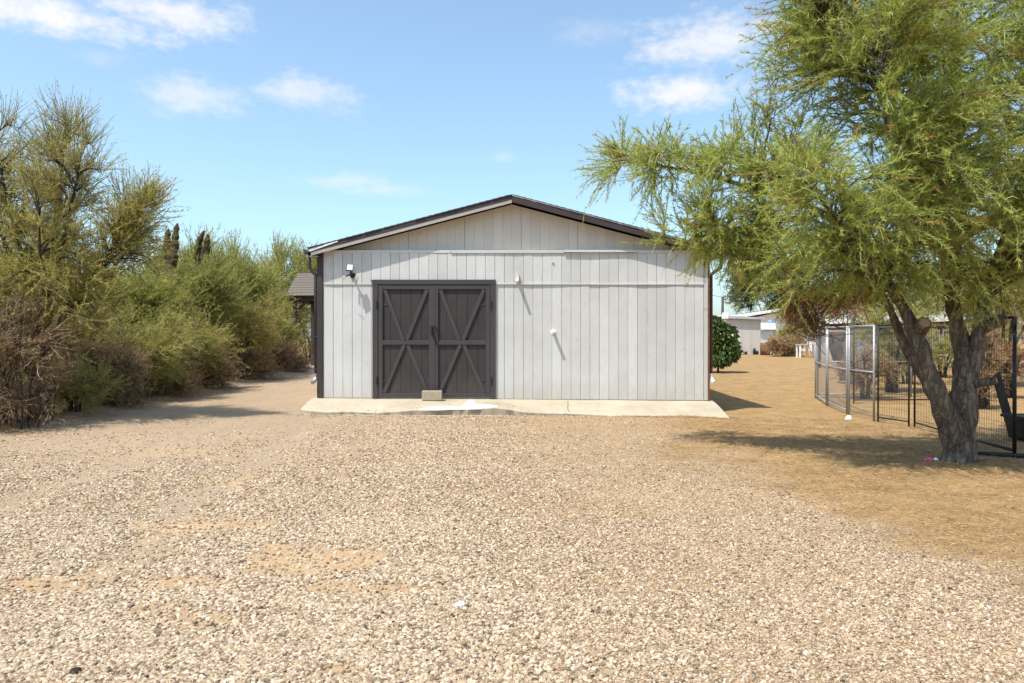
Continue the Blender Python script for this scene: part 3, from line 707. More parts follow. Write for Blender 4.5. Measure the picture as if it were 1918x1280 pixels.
ps = empty('pipe_stub', (.885, W, 1.71), 'short white pipe stub sticking out low on the right of the wall', 'pipe')
mb = MB(); mb.tube([(.885, W+.01, 1.71), (.885, W-.20, 1.705)], .034, 12); mb.build('pipe', M['white_plastic'], ps, 0, True)
mb = MB(); mb.tube([(.885, W-.001, 1.71), (.885, W-.012, 1.71)], .062, 14); mb.build('flange', M['white_plastic'], ps)
bx0, by0 = -1.895, 15.52; bzz = apron_z(-1.7, by0+.07)+.004
mb = MB(); mb.box(bx0, bx0+.42, by0, by0+.145, bzz, bzz+.205)
o = mb.build('concrete_block', M['block'], None, .012); tag(o, 'tan concrete block standing on the apron against the double door', 'block')

# ------------------------------------------------------------------ ramada behind the left corner of the shed
ra = empty('ramada', (-7, 32, .35), 'open shade ramada with brown shingle roof behind the left of the shed', 'shelter')
for (px_, py_) in ((-9.03, 30.8), (-9.03, 33.5), (-5.4, 30.8), (-5.4, 33.5)):
    mb = MB(); mb.box(px_-.065, px_+.065, py_-.065, py_+.065, .2, 3.2); mb.build('post', M['wood_dark'], ra, .006)
for (a, c) in (((-9.03, 30.8), (1, 0)), ((-5.4, 30.8), (-1, 0)), ((-9.03, 33.5), (1, 0))):
    mb = MB(); mb.bar((a[0], a[1], 2.65), (a[0]+c[0]*.5, a[1], 3.15), .11, .06); mb.build('brace', M['wood_dark'], ra)
mb = MB(); mb.box(-9.3, -4.9, 30.62, 30.70, 3.14, 3.34); mb.build('beam', M['wood_dark'], ra, .005)
mb = MB(); mb.box(-9.3, -4.9, 33.62, 33.70, 3.14, 3.34); mb.build('beam', M['wood_dark'], ra, .005)
mb = MB(); mb.box(-9.18, -9.08, 30.71, 33.61, 3.14, 3.32); mb.build('beam', M['wood_dark'], ra, .005)
for s in (0, 1):
    mb = MB(); n = 9
    for i in range(n):
        t0, t1 = i/n, (i+1)/n+.02
        ya, yb = (30.45+1.7*t0, 30.45+1.7*t1) if s == 0 else (33.85-1.7*t0, 33.85-1.7*t1)
        za, zb_ = 3.345+1.08*t0, 3.345+1.08*t1
        mb.prism([(ya, za), (ya, za+.035), (yb, zb_+.010), (yb, zb_-.02)], 'x', -9.32, -4.8)
    mb.build('roof_slope', M['shingle_far'], ra)
mb = MB(); mb.prism([(30.75, 3.34), (33.55, 3.34), (32.15, 4.36)], 'x', -9.2, -9.16); mb.build('gable_end', M['wood_dark'], ra)
mb = MB(); mb.box(-9.5, -4.5, 30.3, 34, .18, .365); o = mb.build('concrete_pad', M['apron'], None, .01); tag(o, 'concrete pad under the shade ramada', 'pavement', kind='structure')

# ------------------------------------------------------------------ vegetation
def nrm(v): return v / np.maximum(np.linalg.norm(v, axis=-1, keepdims=True), 1e-9)
def tubes(P, Rr, sides):
    """P (N,k,3), Rr (N,k) -> V, F(tri)"""
    N, k, _ = P.shape
    T = nrm(np.gradient(P, axis=1)); ref = np.where(np.abs(T.mean(1, keepdims=True)[..., 2:3]) > .85, np.array([0, 1., 0]), np.array([0, 0, 1.]))
    U = nrm(np.cross(T, np.broadcast_to(ref, T.shape))); Wv = np.cross(T, U)
    an = 2*np.pi*np.arange(sides)/sides
    V = P[:, :, None] + Rr[:, :, None, None]*(U[:, :, None]*np.cos(an)[:, None] + Wv[:, :, None]*np.sin(an)[:, None])
    base = (np.arange(N)[:, None, None]*k + np.arange(k-1)[None, :, None])*sides; j = np.arange(sides)[None, None]; j2 = (j+1) % sides
    a, b_, c_, d_ = base+j, base+j2, base+sides+j2, base+sides+j
    F = np.concatenate([np.stack([a, b_, c_], -1).reshape(-1, 3), np.stack([a, c_, d_], -1).reshape(-1, 3)])
    return V.reshape(-1, 3), F
def ribbons(rg, P, Rr):
    N, k, _ = P.shape; side = nrm(np.cross(P[:, -1]-P[:, 0], rg.normal(size=(N, 3))))[:, None]*Rr[..., None]*1.25
    V = np.stack([P-side, P+side], 2).reshape(-1, 3); b0 = (np.arange(N)[:, None]*k+np.arange(k-1)[None]).reshape(-1, 1)*2
    return V, np.concatenate([b0+np.array([0, 1, 3]), b0+np.array([0, 3, 2])])
def spline(pts, n):
    p = np.array(pts, float); t = np.linspace(0, len(p)-1, n); out = np.zeros((n, p.shape[1]))
    q = np.vstack([2*p[0]-p[1], p, 2*p[-1]-p[-2]])
    i = np.minimum(t.astype(int), len(p)-2); f = (t-i)[:, None]
    p0, p1, p2, p3 = q[i], q[i+1], q[i+2], q[i+3]
    return .5*((2*p1)+(-p0+p2)*f+(2*p0-5*p1+4*p2-p3)*f*f+(-p0+3*p1-3*p2+p3)*f**3)
def bez(S, C, E, k):
    t = np.linspace(0, 1, k)[None, :, None]
    return (1-t)**2*S[:, None]+2*t*(1-t)*C[:, None]+t*t*E[:, None]
def in_ells(rg, ells, n, shell=.45):
    w = np.array([e[1][0]*e[1][1]*e[1][2] for e in ells])**.8; w = w*np.array([e[2] if len(e) > 2 else 1 for e in ells]); w /= w.sum()
    k = rg.choice(len(ells), n, p=w); d = nrm(rg.normal(size=(n, 3))); r = rg.random(n)**shell
    C = np.array([e[0] for e in ells])[k]; Rd = np.array([e[1] for e in ells])[k]
    return C+d*Rd*r[:, None]
def cat(parts):
    Vs, Fs, Ms, Ts = [], [], [], []; o = 0
    for (V, F, mi, t) in parts:
        Vs.append(V); Fs.append(F+o); Ms.append(np.full(len(F), mi)); Ts.append(t if t is not None else np.full(len(F), .5)); o += len(V)
    return np.concatenate(Vs), np.concatenate(Fs), np.concatenate(Ms), np.concatenate(Ts)
def blades(rg, S, D, L, Wd, bend=0., tint=None, segs=1):
    n = len(S); side = nrm(np.cross(D, rg.normal(size=(n, 3)))) * (Wd/2)[:, None]; E = S+D*L[:, None]
    if segs == 1:
        V = np.stack([S-side*.6, S+side*.6, E], 1).reshape(-1, 3); F = np.arange(3*n).reshape(n, 3); return V, F, tint
    mid = S+D*(L*.5)[:, None]; E = E+np.stack([0*L, 0*L, -bend*L], 1)
    V = np.stack([S-side*.7, S+side*.7, mid+side, mid-side, E], 1).reshape(-1, 3); b0 = np.arange(n)[:, None]*5
    F = np.concatenate([b0+np.array([0, 1, 2]), b0+np.array([0, 2, 3]), b0+np.array([3, 2, 4])]); return V, F, np.concatenate([tint]*3)

def tree(name, label, cat_, base, limbs, ells, seed, nb, nt, nl, twig_len, leaf, leafmat, twigmat, barkmat, group=None, up=.3, out=.5, droop=0., leaf_spread=.9,
         leaf_droop=0., strands=0, shell=.5, tw_r=.0045, br_r=.022, dry=0., leaf_top=1., wig=.06, lim_sides=8, leaf_t0=.12, trunk_name='trunk', label_parts=None, tint_bias=0.):
    rg = np.random.default_rng(seed)
    root = empty(name, base, label, cat_, group)
    base = np.array(base)
    parts = []; NP, ND, NR = [], [], []
    for (pp, r0, r1) in limbs:                       # limbs: points relative to base
        q = np.array(pp, float)+base; n = max(8, int(sum(np.linalg.norm(np.diff(q, axis=0), axis=1))/(.09 if lim_sides > 16 else .14))); c = spline(q, n)
        r = np.linspace(0, 1, n); rad = r0+(r1-r0)*r**.8
        rad = rad*(1+(.32*np.exp(-(r*np.linalg.norm(q[-1]-q[0])/.16)) if lim_sides > 16 and r0 > .18 else 0))
        lump = 1+.12*(vnoise(r*len(q)*2.3+seed, r*0+3.3, seed)-.5)*2
        V, F = tubes(c[None], (rad*lump)[None], lim_sides)
        # uneven bark outline
        kk = np.tile(np.arange(lim_sides), n)/lim_sides; row = np.repeat(np.arange(n), lim_sides)*.09
        nzv = (vnoise(V[:, 0]*9+V[:, 2]*5, V[:, 1]*9+V[:, 2]*3, seed)-.5)+.75*(np.abs(vnoise(np.abs(kk-.5)*26+row*.9, row*2.6, seed+2)-.5)*2-.5)*(lim_sides > 16)
        cen = np.repeat(c, lim_sides, 0); V = cen+(V-cen)*(1+.30*nzv[:, None])
        parts.append((V, F, 0, None)); NP.append(c[n//4:]); ND.append(nrm(np.gradient(c, axis=0))[n//4:]); NR.append(rad[n//4:])
    LP, LD, LR = np.concatenate(NP), np.concatenate(ND), np.concatenate(NR)
    T = in_ells(rg, ells, nb, shell)
    dv = T[:, None]-LP[None]; dist = np.linalg.norm(dv, axis=2); cost = dist*(1+.9*np.clip(-dv[..., 2]/np.maximum(dist, .01), 0, 1))+rg.random(dist.shape)*.25
    j = cost.argmin(1); S = LP[j]; L = np.linalg.norm(T-S, axis=1)
    C = S+(T-S)*.45+LD[j]*(L*.25)[:, None]+np.stack([0*L, 0*L, L*(.12+up*.25)], 1)
    k = 9; B = bez(S, C, T, k); t = np.linspace(0, 1, k)
    B = B+(rg.normal(size=(nb, k, 3))*wig*L[:, None, None]*.35*np.minimum(t, 1)[None, :, None])
    r0 = np.minimum(LR[j]*.75, br_r*(.45+.35*L)); BR = r0[:, None]*(1-t)[None]+.004
    V, F = tubes(B, BR, 4); parts.append((V, F, 0, None))
    V, F, mi, _ = cat(parts)
    fast_mesh(trunk_name, V, F, barkmat, root, True)
    # twigs
    cen = np.average(np.array([e[0] for e in ells]), axis=0)
    bi = rg.integers(0, nb, nt); ti = rg.integers(int(k*.3), k, nt); S = B[bi, ti]; Bt = nrm(np.gradient(B, axis=1))[bi, ti]
    D = nrm(Bt*.7+nrm(S-cen)*out+rg.normal(size=(nt, 3))*.55+np.array([0, 0, up-droop*.4]))
    L = twig_len*rg.uniform(.45, 1.25, nt); E = S+D*L[:, None]; E[:, 2] -= droop*L*rg.uniform(.3, 1., nt)
    C = S+D*(L*.5)[:, None]+rg.normal(size=(nt, 3))*.08*L[:, None]; kt = 5; Tw = bez(S, C, E, kt)
    E_ground = gz(Tw[..., 0], Tw[..., 1])+.02; Tw[..., 2] = np.maximum(Tw[..., 2], E_ground)
    TR = np.linspace(1, .3, kt)[None]*tw_r*rg.uniform(.6, 1.3, (nt, 1))
    V, F = ribbons(rg, Tw, TR); parts = [(V, F, 0, None)]
    # leaves
    ztop = max(e[0][2]+e[1][2] for e in ells); zbot = min(e[0][2]-e[1][2] for e in ells)
    lw = np.ones(nt)
    if leaf_top != 1.: lw = 1+(leaf_top-1)*sstep(.45, .95, (Tw[:, -1, 2]-zbot)/(ztop-zbot))
    n = int(nt*nl); q = rg.choice(nt, n, p=lw/lw.sum()); tt = rg.uniform(leaf_t0, 1.0, n)*(kt-1); i0 = np.minimum(tt.astype(int), kt-2); f = (tt-i0)[:, None]
    S = Tw[q, i0]*(1-f)+Tw[q, i0+1]*f; Td = nrm(Tw[q, i0+1]-Tw[q, i0])
    D = nrm(Td*.8+rg.normal(size=(n, 3))*leaf_spread+np.array([0, 0, .15-leaf_droop]))
    Ll = leaf[0]*rg.uniform(.5, 1.4, n); Wl = leaf[1]*rg.uniform(.7, 1.3, n)
    ttw = rg.beta(2.4, 2.4, nt); tint = np.clip(.55*ttw[q]+.45*rg.random(n)+tint_bias, .12, 1)
    if dry: 
        dryt = rg.random(nt) < dry; tint = np.where(dryt[q], rg.random(n)*.10, tint)
    V, F, tn = blades(rg, S, D, Ll, Wl, 0, tint, 1); parts.append((V, F, 1, tn))
    if strands:
        n = strands; q = rg.integers(0, nt, n); S = Tw[q, rg.integers(1, kt, n)]
        D = nrm(rg.normal(size=(n, 3))*.6+(Tw[q, -1]-Tw[q, 0])*.5+np.array([0, 0, -.25]))
        V, F, tn = blades(rg, S, D, rg.uniform(.10, .26, n), rg.uniform(.0045, .0075, n), .35, np.clip(rg.normal(.92, .14, n)*(.62+.4*ttw[q]), .13, 1), 2); parts.append((V, F, 1, tn))
    V, F, mi, tn = cat(parts)
    o = fast_mesh('crown', V, F, [twigmat, leafmat], root, False, mi, {'tint': ('FACE', tn)})
    return root

# --- the big feathery tree on the right
bx, by = 5.6, 9.2; bzr = gzf(bx, by)-.06
def rel(px_, py_, dy=0.):
    Y = by+dy; s = 1385.0/Y; return ((px_-960)/s-bx, dy, 1.55+(636-py_)/s-bzr)
limbs = [
    ([rel(1800, 884), rel(1801, 850), rel(1800, 812), rel(1803, 780), rel(1806, 735)], (.19), .165),
    ([rel(1796, 840, -.02), rel(1778, 785, -.05), rel(1750, 722, -.1), rel(1728, 660, -.12), rel(1706, 605, -.1), rel(1682, 560, 0), rel(1630, 480, .2), rel(1540, 400, .5), rel(1430, 360, .8), rel(1310, 325, 1.1), rel(1170, 300, 1.2)], .155, .012),
    ([rel(1775, 770, .15), rel(1735, 708, .3), rel(1700, 655, .35), rel(1676, 600, .35), rel(1655, 555, .4), rel(1600, 470, .9), rel(1560, 400, 1.5)], .105, .008),
    ([rel(1806, 760, 0), rel(1805, 700, .02), rel(1800, 640, .05), rel(1788, 580, .1), rel(1775, 520, .1), rel(1750, 400, 0), rel(1690, 250, -.2), rel(1600, 110, -.3), rel(1520, 10, -.4)], .145, .01),
    ([rel(1812, 720, .0), rel(1830, 650, -.05), rel(1836, 590, -.1), rel(1855, 520, -.2), rel(1900, 400, -.4), rel(1960, 250, -.5), rel(2000, 100, -.6)], .112, .01),
    ([rel(1782, 560, .1), rel(1790, 470, .5), rel(1800, 350, 1.0), rel(1790, 150, 1.3), rel(1780, -60, 1.4)], .10, .01),
    ([rel(1690, 575, -.02), rel(1650, 520, -.5), rel(1590, 440, -.8), rel(1500, 330, -1.1)], .06, .005),
    ([rel(1540, 400, .5), rel(1430, 420, .8), rel(1320, 440, 1.0), rel(1260, 470, 1.0)], .04, .012),
    ([rel(1750, 400, 0), rel(1700, 330, -.8), rel(1660, 230, -1.0), rel(1650, 120, -1.3)], .05, .005),
]
E_ = [((5.2, 9.1, 4.8), (2.35, 2.2, 2.15)), ((6.9, 9.2, 4.6), (2.2, 2.2, 2.3)), ((3.75, 9.7, 3.45), (1.5, 1.4, .95), 1.2), ((1.95, 10.4, 4.0), (1.0, .75, .42), 2.4), ((2.5, 10.2, 2.95), (.75, .6, .50), 1.4), ((3.4, 9.9, 2.85), (.9, .8, .72), 2.0), ((5.0, 9.2, 2.85), (1.5, 1.5, .65), 1.0), ((3.3, 10.0, 2.75), (.85, .8, .45), 1.5), ((5.6, 9.2, 6.6), (2.0, 2, 1.0)), ((7.3, 8.9, 3.0), (1.3, 1.3, .7)), ((4.5, 8.25, 3.2), (1.5, .8, 1.05), 2.6), ((6.3, 8.1, 3.4), (1.7, .8, 1.25), 2.6), ((4.6, 8.3, 4.8), (1.5, .9, 1.4), 2.2), ((3.75, 9.1, 5.3), (.95, 1.0, 1.1), 2.2), ((6.9, 8.5, 2.7), (1.5, 1.0, .75), 2.8), ((4.5, 9.0, 2.5), (1.5, 1.0, .6), 2.8), ((1.75, 10.4, 3.95), (.7, .5, .35), 2.0), ((2.9, 9.9, 3.8), (.95, .8, .6), 2.6), ((3.6, 9.4, 4.4), (.85, .9, .75), 2.2)]
big = tree('desert_tree', 'large feathery olive green tree with forked trunk at the right', 'tree', (bx, by, bzr), limbs, E_, 7, 640, 14400, 48, .52, (.062, .0155), M['leaf_big'], M['twig_green'], M['bark'],
           up=.25, out=.42, droop=.14, leaf_spread=.55, leaf_droop=.03, strands=9000, shell=.55, dry=.08, wig=.05, lim_sides=26)
# cut branch stubs on the trunk
def stub(px_, py_, dy, dirv, L, r):
    p0 = Vector(rel(px_, py_, dy))+Vector((bx, by, bzr)); d = Vector(dirv).normalized()
    mb = MB(); mb.tube([p0-d*.1, p0+d*L*.5, p0+d*L], [r*1.15, r, r*.98], 12); o = mb.build('branch_stub', M['bark'], big, 0, False)
    mb = MB(); mb.tube([p0+d*(L-.002), p0+d*(L+.004)], r*.72, 12); mb.build('cut_face', M['wood_raw'], o)
stub(1722, 622, -.14, (-.15, -.8, .45), .22, .085)
stub(1846, 716, -.16, (.7, -.6, .2), .12, .05)
stub(1848, 612, -.1, (.9, -.3, .5), .20, .07)
# hanging dead growth low on the left side of the crown
rg = np.random.default_rng(77); parts = []
E2 = [((4.2, 10.0, 2.12), (.45, .4, .22)), ((3.85, 10.1, 1.92), (.26, .25, .26)), ((4.75, 9.9, 2.2), (.35, .3, .2)), ((4.1, 10.1, 1.75), (.14, .15, .25), 2.), ((5.1, 9.3, 3.3), (.3, .3, .18), .7), ((5.15, 8.9, 2.75), (.25, .3, .2), .7)]
n = 15000; S = in_ells(rg, E2, n, .75); D = nrm(rg.normal(size=(n, 3))*.8+np.array([0, 0, -.35]))
V, F, tn = blades(rg, S, D, rg.uniform(.04, .12, n), rg.uniform(.006, .016, n), 0, np.clip(rg.normal(.45, .25, n), 0, 1), 1); parts.append((V, F, 1, tn))
n = 500; S = in_ells(rg, E2, n, .5); D = nrm(rg.normal(size=(n, 3))+np.array([.6, 0, .6])); E = S+D*rg.uniform(.2, .5, (n, 1)); V, F = tubes(bez(S, (S+E)/2+rg.normal(size=(n, 3))*.05, E, 4), np.full((n, 4), .005), 3); parts.append((V, F, 0, None))
V, F, mi, tn = cat(parts); o = fast_mesh('dead_growth', V, F, [M['dry'], M['leaf_rust']], big, False, mi, {'tint': ('FACE', tn)}); o['label'] = 'rust brown dead growth hanging under the crown'

# --- left side: shrubs and trees along the drive
def limbset(rg, n, h, spread, r0, r1=.010, lean=(0, 0), ring=.10):
    out = []
    for i in range(n):
        a = 2*math.pi*(i+rg.uniform(-.3, .3))/n; s = spread*rg.uniform(.6, 1.1); hh = h*rg.uniform(.75, 1.05)
        rb = ring*rg.uniform(.3, 1.); out.append(([(math.cos(a)*rb, math.sin(a)*rb, -.1), (math.cos(a)*max(s*.25, rb*1.1)+lean[0]*.3, math.sin(a)*max(s*.25, rb*1.1)+lean[1]*.3, hh*.35), (math.cos(a+.2)*s*.65+lean[0]*.7, math.sin(a+.2)*s*.65+lean[1]*.7, hh*.7), (math.cos(a+.1)*s+lean[0], math.sin(a+.1)*s+lean[1], hh)], r0*rg.uniform(.7, 1.1), r1))
    return out
def at(px_, Y): return (px_-959)*Y/1385.0
def zt_(py_, Y): return 1.55+(636-py_)*Y/1385.0
rl = random.Random(9)

# big olive tree, twiggy top
X, Y = at(78, 13.4), 13.4; z0 = gzf(X, Y)
L1 = [([(0, 0, -.1), (.02, 0, .5), (-.05, .05, 1.1), (.05, 0, 1.7)], .15, .11)]
for (dx, dy, h, r) in ((-1.3, .3, 4.3, .07), (-.5, -.5, 4.8, .07), (.25, .3, 5.0, .08), (.9, -.3, 4.6, .07), (1.5, .2, 3.5, .06), (.6, -1.0, 3.4, .05), (-.9, -.9, 3.3, .05), (1.2, .9, 3.2, .05)):
    L1.append(([(.02, 0, 1.2), (dx*.3, dy*.3, 1.2+(h-1.2)*.35), (dx*.7, dy*.7, 1.2+(h-1.2)*.7), (dx, dy, h)], r, .012))
tree('desert_tree', 'tall twiggy olive brown tree at the left edge of the drive', 'tree', (X, Y, z0), L1,
     [((X+.05, Y, z0+3.3), (1.65, 1.4, 1.6)), ((X+.3, Y, z0+4.7), (.95, .9, 1.0), 1.3), ((X-1.0, Y, z0+4.2), (.8, .8, 1.1), 1.2), ((X+1.45, Y, z0+2.9), (.9, .9, .95)), ((X+.3, Y-.5, z0+1.7), (1.5, .9, .9), 1.3), ((X+1.85, Y, z0+3.65), (.42, .5, .5), 1.4)],
     21, 300, 5800, 38, .62, (.052, .0148), M['leaf_olive'], M['twig'], M['bark_dark'], up=.95, out=.28, leaf_top=.34, tw_r=.0046, leaf_spread=.55, shell=.6, wig=.04)
X2, Y2 = at(-60, 14.2), 14.2; z0 = gzf(X2, Y2)
tree('desert_tree', 'second olive tree cut off by the left edge of the picture', 'tree', (X2, Y2, z0), limbset(rl, 6, 4.2, 1.2, .09),
     [((X2, Y2, z0+3.2), (1.3, 1.3, 1.5)), ((X2+.3, Y2, z0+4.4), (.9, .9, .75))], 22, 100, 1800, 30, .6, (.055, .016), M['leaf_olive'], M['twig'], M['bark_dark'], up=.6, leaf_top=.4)

def shrub(name, label, px_, Y, top, rx, ry, seed, leafmat, twigmat, nb, nt, nl, leaf, tl, low=.5, group='shrubs along the left of the drive', limbs_n=7, bark='bark_dark', xoff=0, **kw):
    X = at(px_, Y)+xoff; z0 = gzf(X, Y); H = zt_(top, Y)-z0; rr = random.Random(seed)
    ells = [((X, Y, z0+H*(1+low)/2), (rx, ry, H*(1-low)/2)), ((X+rx*.35, Y-ry*.3, z0+H*.55), (rx*.75, ry*.7, H*.3)), ((X-rx*.35, Y-ry*.2, z0+H*.5), (rx*.75, ry*.8, H*.3))]
    if limbs_n > 14: ells.append(((X+.1, Y-ry*.35, z0+H*.16), (rx*1.15, ry*.9, H*.17), 2.2))
    return tree(name, label, 'shrub' if 'shrub' in name else 'tree', (X, Y, z0), limbset(rr, limbs_n, H*.85, rx*.7, .045 if limbs_n < 14 else .016, ring=.16 if limbs_n < 14 else rx*.65), ells, seed, nb, nt, nl, tl, leaf, leafmat, twigmat, M[bark], group=group, **kw)
G = dict
# tall greens at the back of the hedge
shrub('evergreen_shrub', 'tall dark green shrub behind the dead cactus-like trunks', 345, 22.5, 470, 1.75, 1.5, 31, M['leaf_green'], M['twig_green'], 120, 2200, 24, (.15, 0.0251), .95, .35, up=1.3, tw_r=.007, leaf_spread=.5, wig=.03)
shrub('evergreen_shrub', 'bright green pointed shrub left of the ramada roof', 541, 36.0, 462, 1.7, 1.4, 32, M['leaf_green'], M['twig_green'], 90, 1500, 22, (.20, 0.0388), 1.2, .4, up=1.5, tw_r=.009, leaf_spread=.5, wig=.03)
shrub('evergreen_shrub', 'green shrub with upright shoots in the middle of the hedge', 430, 25.5, 474, 1.6, 1.4, 33, M['leaf_green'], M['twig_green'], 100, 1900, 22, (.16, 0.0285), 1.0, .35, up=1.4, tw_r=.008, leaf_spread=.5, wig=.03)
shrub('evergreen_shrub', 'dark green shrub between the olive tree and the dead trunks', 235, 18.5, 478, 1.6, 1.3, 34, M['leaf_green'], M['twig_green'], 110, 2200, 22, (.12, 0.0228), .65, .3, up=.6, tw_r=.006)
shrub('evergreen_shrub', 'dull green shrub filling the gap behind the tall olive tree', 40, 17.5, 450, 2.2, 1.2, 41, M['leaf_olive'], M['twig'], 120, 1500, 22, (.09, 0.0182), .6, .2, up=.4, tw_r=.006)
shrub('olive_shrub', 'yellow green shrub leaning in front of the ramada post', 478, 28.0, 505, 1.1, 1.0, 35, M['leaf_yellow'], M['twig'], 100, 2000, 24, (.12, 0.0228), .8, .2, up=.5, tw_r=.007, xoff=-.1)
shrub('olive_shrub', 'olive shrub in the middle of the hedge right of the green one', 440, 24.0, 560, 1.5, 1.1, 36, M['leaf_olive'], M['twig'], 100, 2000, 24, (.10, 0.0182), .6, .2, up=.35, tw_r=.006)
shrub('olive_shrub', 'yellow green brush seen between the ramada posts', 578, 38.5, 556, 2.4, 1.2, 43, M['leaf_yellow'], M['dry'], 90, 1600, 18, (.16, .032), .8, .15, up=.4, tw_r=.010)
shrub('olive_shrub', 'pale yellow green shrub bulging low over the drive', 262, 17.2, 590, 1.25, 1.0, 37, M['leaf_yellow'], M['twig'], 100, 2200, 26, (.075, 0.0137), .5, .2, up=.35, tw_r=.0055)
shrub('olive_shrub', 'low olive shrub beside the bare brown stems', 345, 20.0, 600, 1.3, 1.0, 38, M['leaf_olive'], M['twig'], 90, 1900, 24, (.085, 0.0160), .5, .2, up=.3, tw_r=.0055)
shrub('olive_shrub', 'small dusty green shrub at the foot of the tall olive tree', 140, 14.1, 690, .75, .6, 39, M['leaf_olive'], M['twig'], 60, 1300, 24, (.055, 0.0097), .38, .1, up=.35)
shrub('olive_shrub', 'narrow olive shrub at the far end of the hedge', 512, 29.5, 600, .65, .6, 40, M['leaf_yellow'], M['twig'], 60, 1100, 24, (.12, 0.0228), .6, .2, up=.4, tw_r=.007)
DK = 'dry brown brush under the hedge'
for i, (px_, Y, top, rx, lab) in enumerate(((20, 12.5, 560, 1.05, 'dense dry brown brush at the left edge under the olive tree'), (-75, 12.1, 520, 1.0, 'dry brown brush cut off by the left edge'), (205, 15.6, 640, .85, 'brown bare stemmed brush behind the small dusty shrub'), (300, 18.4, 660, .85, 'brown dry brush below the pale yellow green shrub'),
                                         (375, 20.6, 655, .9, 'brown dry brush below the middle of the hedge'), (455, 24.0, 655, 1.0, 'dark dry brush at the far foot of the hedge'), (120, 16.2, 560, 1.2, 'dark dry thicket behind the tall olive tree'), (520, 27.6, 650, .9, 'brown dry brush beside the ramada pad'))):
    shrub('dry_shrub', lab, px_, Y, top, rx, rx*.75, 50+i, M['leaf_olive' if i in (6,) else 'leaf_dry'], M['dry'], 110, 1800, 12, (.055*Y/14, .0135*Y/14), .5, .02, group=DK, limbs_n=34, lim_sides=5, up=.45, tw_r=.0055*Y/14, leaf_spread=1.0)

# dead trunks with broken prongs
def dead_trunk(label, Y, prongs, basep):
    X = at(basep, Y); z0 = gzf(X, Y); t = empty('dead_trunk', (X, Y, z0), label, 'dead tree', 'dead broken trunks above the hedge')
    zt0 = zt_(500, Y); mb = MB(); mb.tube([(X, Y, z0-.1), (X+.05, Y, z0+1), (X, Y, z0+2.2), (X, Y, zt0)], [.24, .2, .18, .17], 10); mb.build('trunk', M['bark_dead'], t, 0, True)
    for pr in prongs:
        pts_ = [(at(a, Y), Y+.02*i, zt_(c, Y)) for i, (a, c) in enumerate(pr)]; n = len(pts_)
        c = spline(pts_, 14); rad = [.125*(1-.55*(i/13)**1.5)*(1+.22*math.sin(i*2.3+pr[0][0])) for i in range(14)]; rad[-1] = .02; rad[-2] = .05
        mb = MB(); mb.tube([tuple(q) for q in c], rad, 8); mb.build('prong', M['bark_dead'], t, 0, False)
dead_trunk('dead broken trunk whose two prongs reach highest above the hedge', 21.2, [[(322, 505), (314, 470), (313, 450), (314, 428)], [(322, 505), (326, 470), (328, 440), (331, 418)]], 320)
dead_trunk('shorter dead broken trunk with a hooked prong, nearer the shed', 22.0, [[(375, 510), (370, 480), (372, 455), (381, 432)], [(376, 510), (384, 480), (387, 455), (388, 438)]], 376)

# --- round citrus bush beside the far right of the shed
X, Y = 8.35, 30.0; z0 = gzf(X, Y)
rg = np.random.default_rng(5); root = empty('citrus_bush', (X, Y, z0), 'round glossy dark green citrus bush beside the right shed wall', 'bush')
mb = MB(); mb.tube([(X, Y, z0-.1), (X+.03, Y, z0+.5), (X, Y, z0+1.2)], [.05, .04, .02], 7); mb.tube([(X+.02, Y, z0+.35), (X+.3, Y-.1, z0+1.0)], [.03, .012], 6); mb.tube([(X+.02, Y, z0+.4), (X-.3, Y+.1, z0+1.1)], [.03, .012], 6); mb.build('trunk', M['bark'], root, 0, True)
n = 5200; E3 = [((X, Y, z0+1.2), (.7, .7, .8)), ((X+.3, Y-.1, z0+.95), (.55, .6, .5)), ((X-.2, Y, z0+1.9), (.5, .5, .4)), ((X+.35, Y, z0+1.6), (.4, .4, .35), 1.6), ((X-.1, Y-.3, z0+.6), (.5, .5, .3), 1.4)]
S = in_ells(rg, E3, n, .28); cen = np.array((X, Y, z0+1.1)); D = nrm(nrm(S-cen)*.8+rg.normal(size=(n, 3))*.55+np.array([0, 0, -.25]))
V, F, tn = blades(rg, S, D, rg.uniform(.12, .21, n), rg.uniform(.06, .10, n), .35, np.clip(rg.beta(1.6, 2.0, n), 0, 1), 2)
fast_mesh('crown', V, F, M['leaf_citrus'], root, False, None, {'tint': ('FACE', tn)})

# --- background trees on the right
def bgtree(label, px_, Y, top, bot, rx, seed, mat, tw, nt=1500, nl=24, leaf=(.2, .045), name='background_tree', tl=.9, lim=6, **kw):
    X = at(px_, Y); z0 = gzf(X, Y); zt, zb_ = zt_(top, Y), zt_(bot, Y); rr = random.Random(seed)
    ells = [((X, Y, (zt+zb_)/2), (rx, rx, (zt-zb_)/2)), ((X+rx*.4, Y, zb_+(zt-zb_)*.4), (rx*.7, rx*.7, (zt-zb_)*.35)), ((X-rx*.4, Y, zb_+(zt-zb_)*.5), (rx*.6, rx*.7, (zt-zb_)*.35))]
    return tree(name, label, 'tree', (X, Y, z0), limbset(rr, lim, (zt-z0)*.75, rx*.6, .10), ells, seed, 90, nt, nl, tl, leaf, mat, tw, M['bark_dark'], group='trees beyond the fence', tw_r=.012, **kw)
bgtree('tall grey green tree rising behind the white house', 1440, 82, 480, 590, 4.3, 61, M['leaf_far'], M['twig'], 1500, 26, (.45, .11), tl=1.6)
bgtree('yellow green tree with pale branches at the right edge beyond the black fence', 1880, 23, 470, 590, 2.0, 62, M['leaf_yellow'], M['dry'], 1500, 24, (.13, .028), droop=.4, up=0.)
bgtree('bushy olive tree beyond the chain link kennel', 1672, 21, 560, 700, .95, 63, M['leaf_yellow'], M['twig'], 800, 28, (.10, .018), tl=.5)
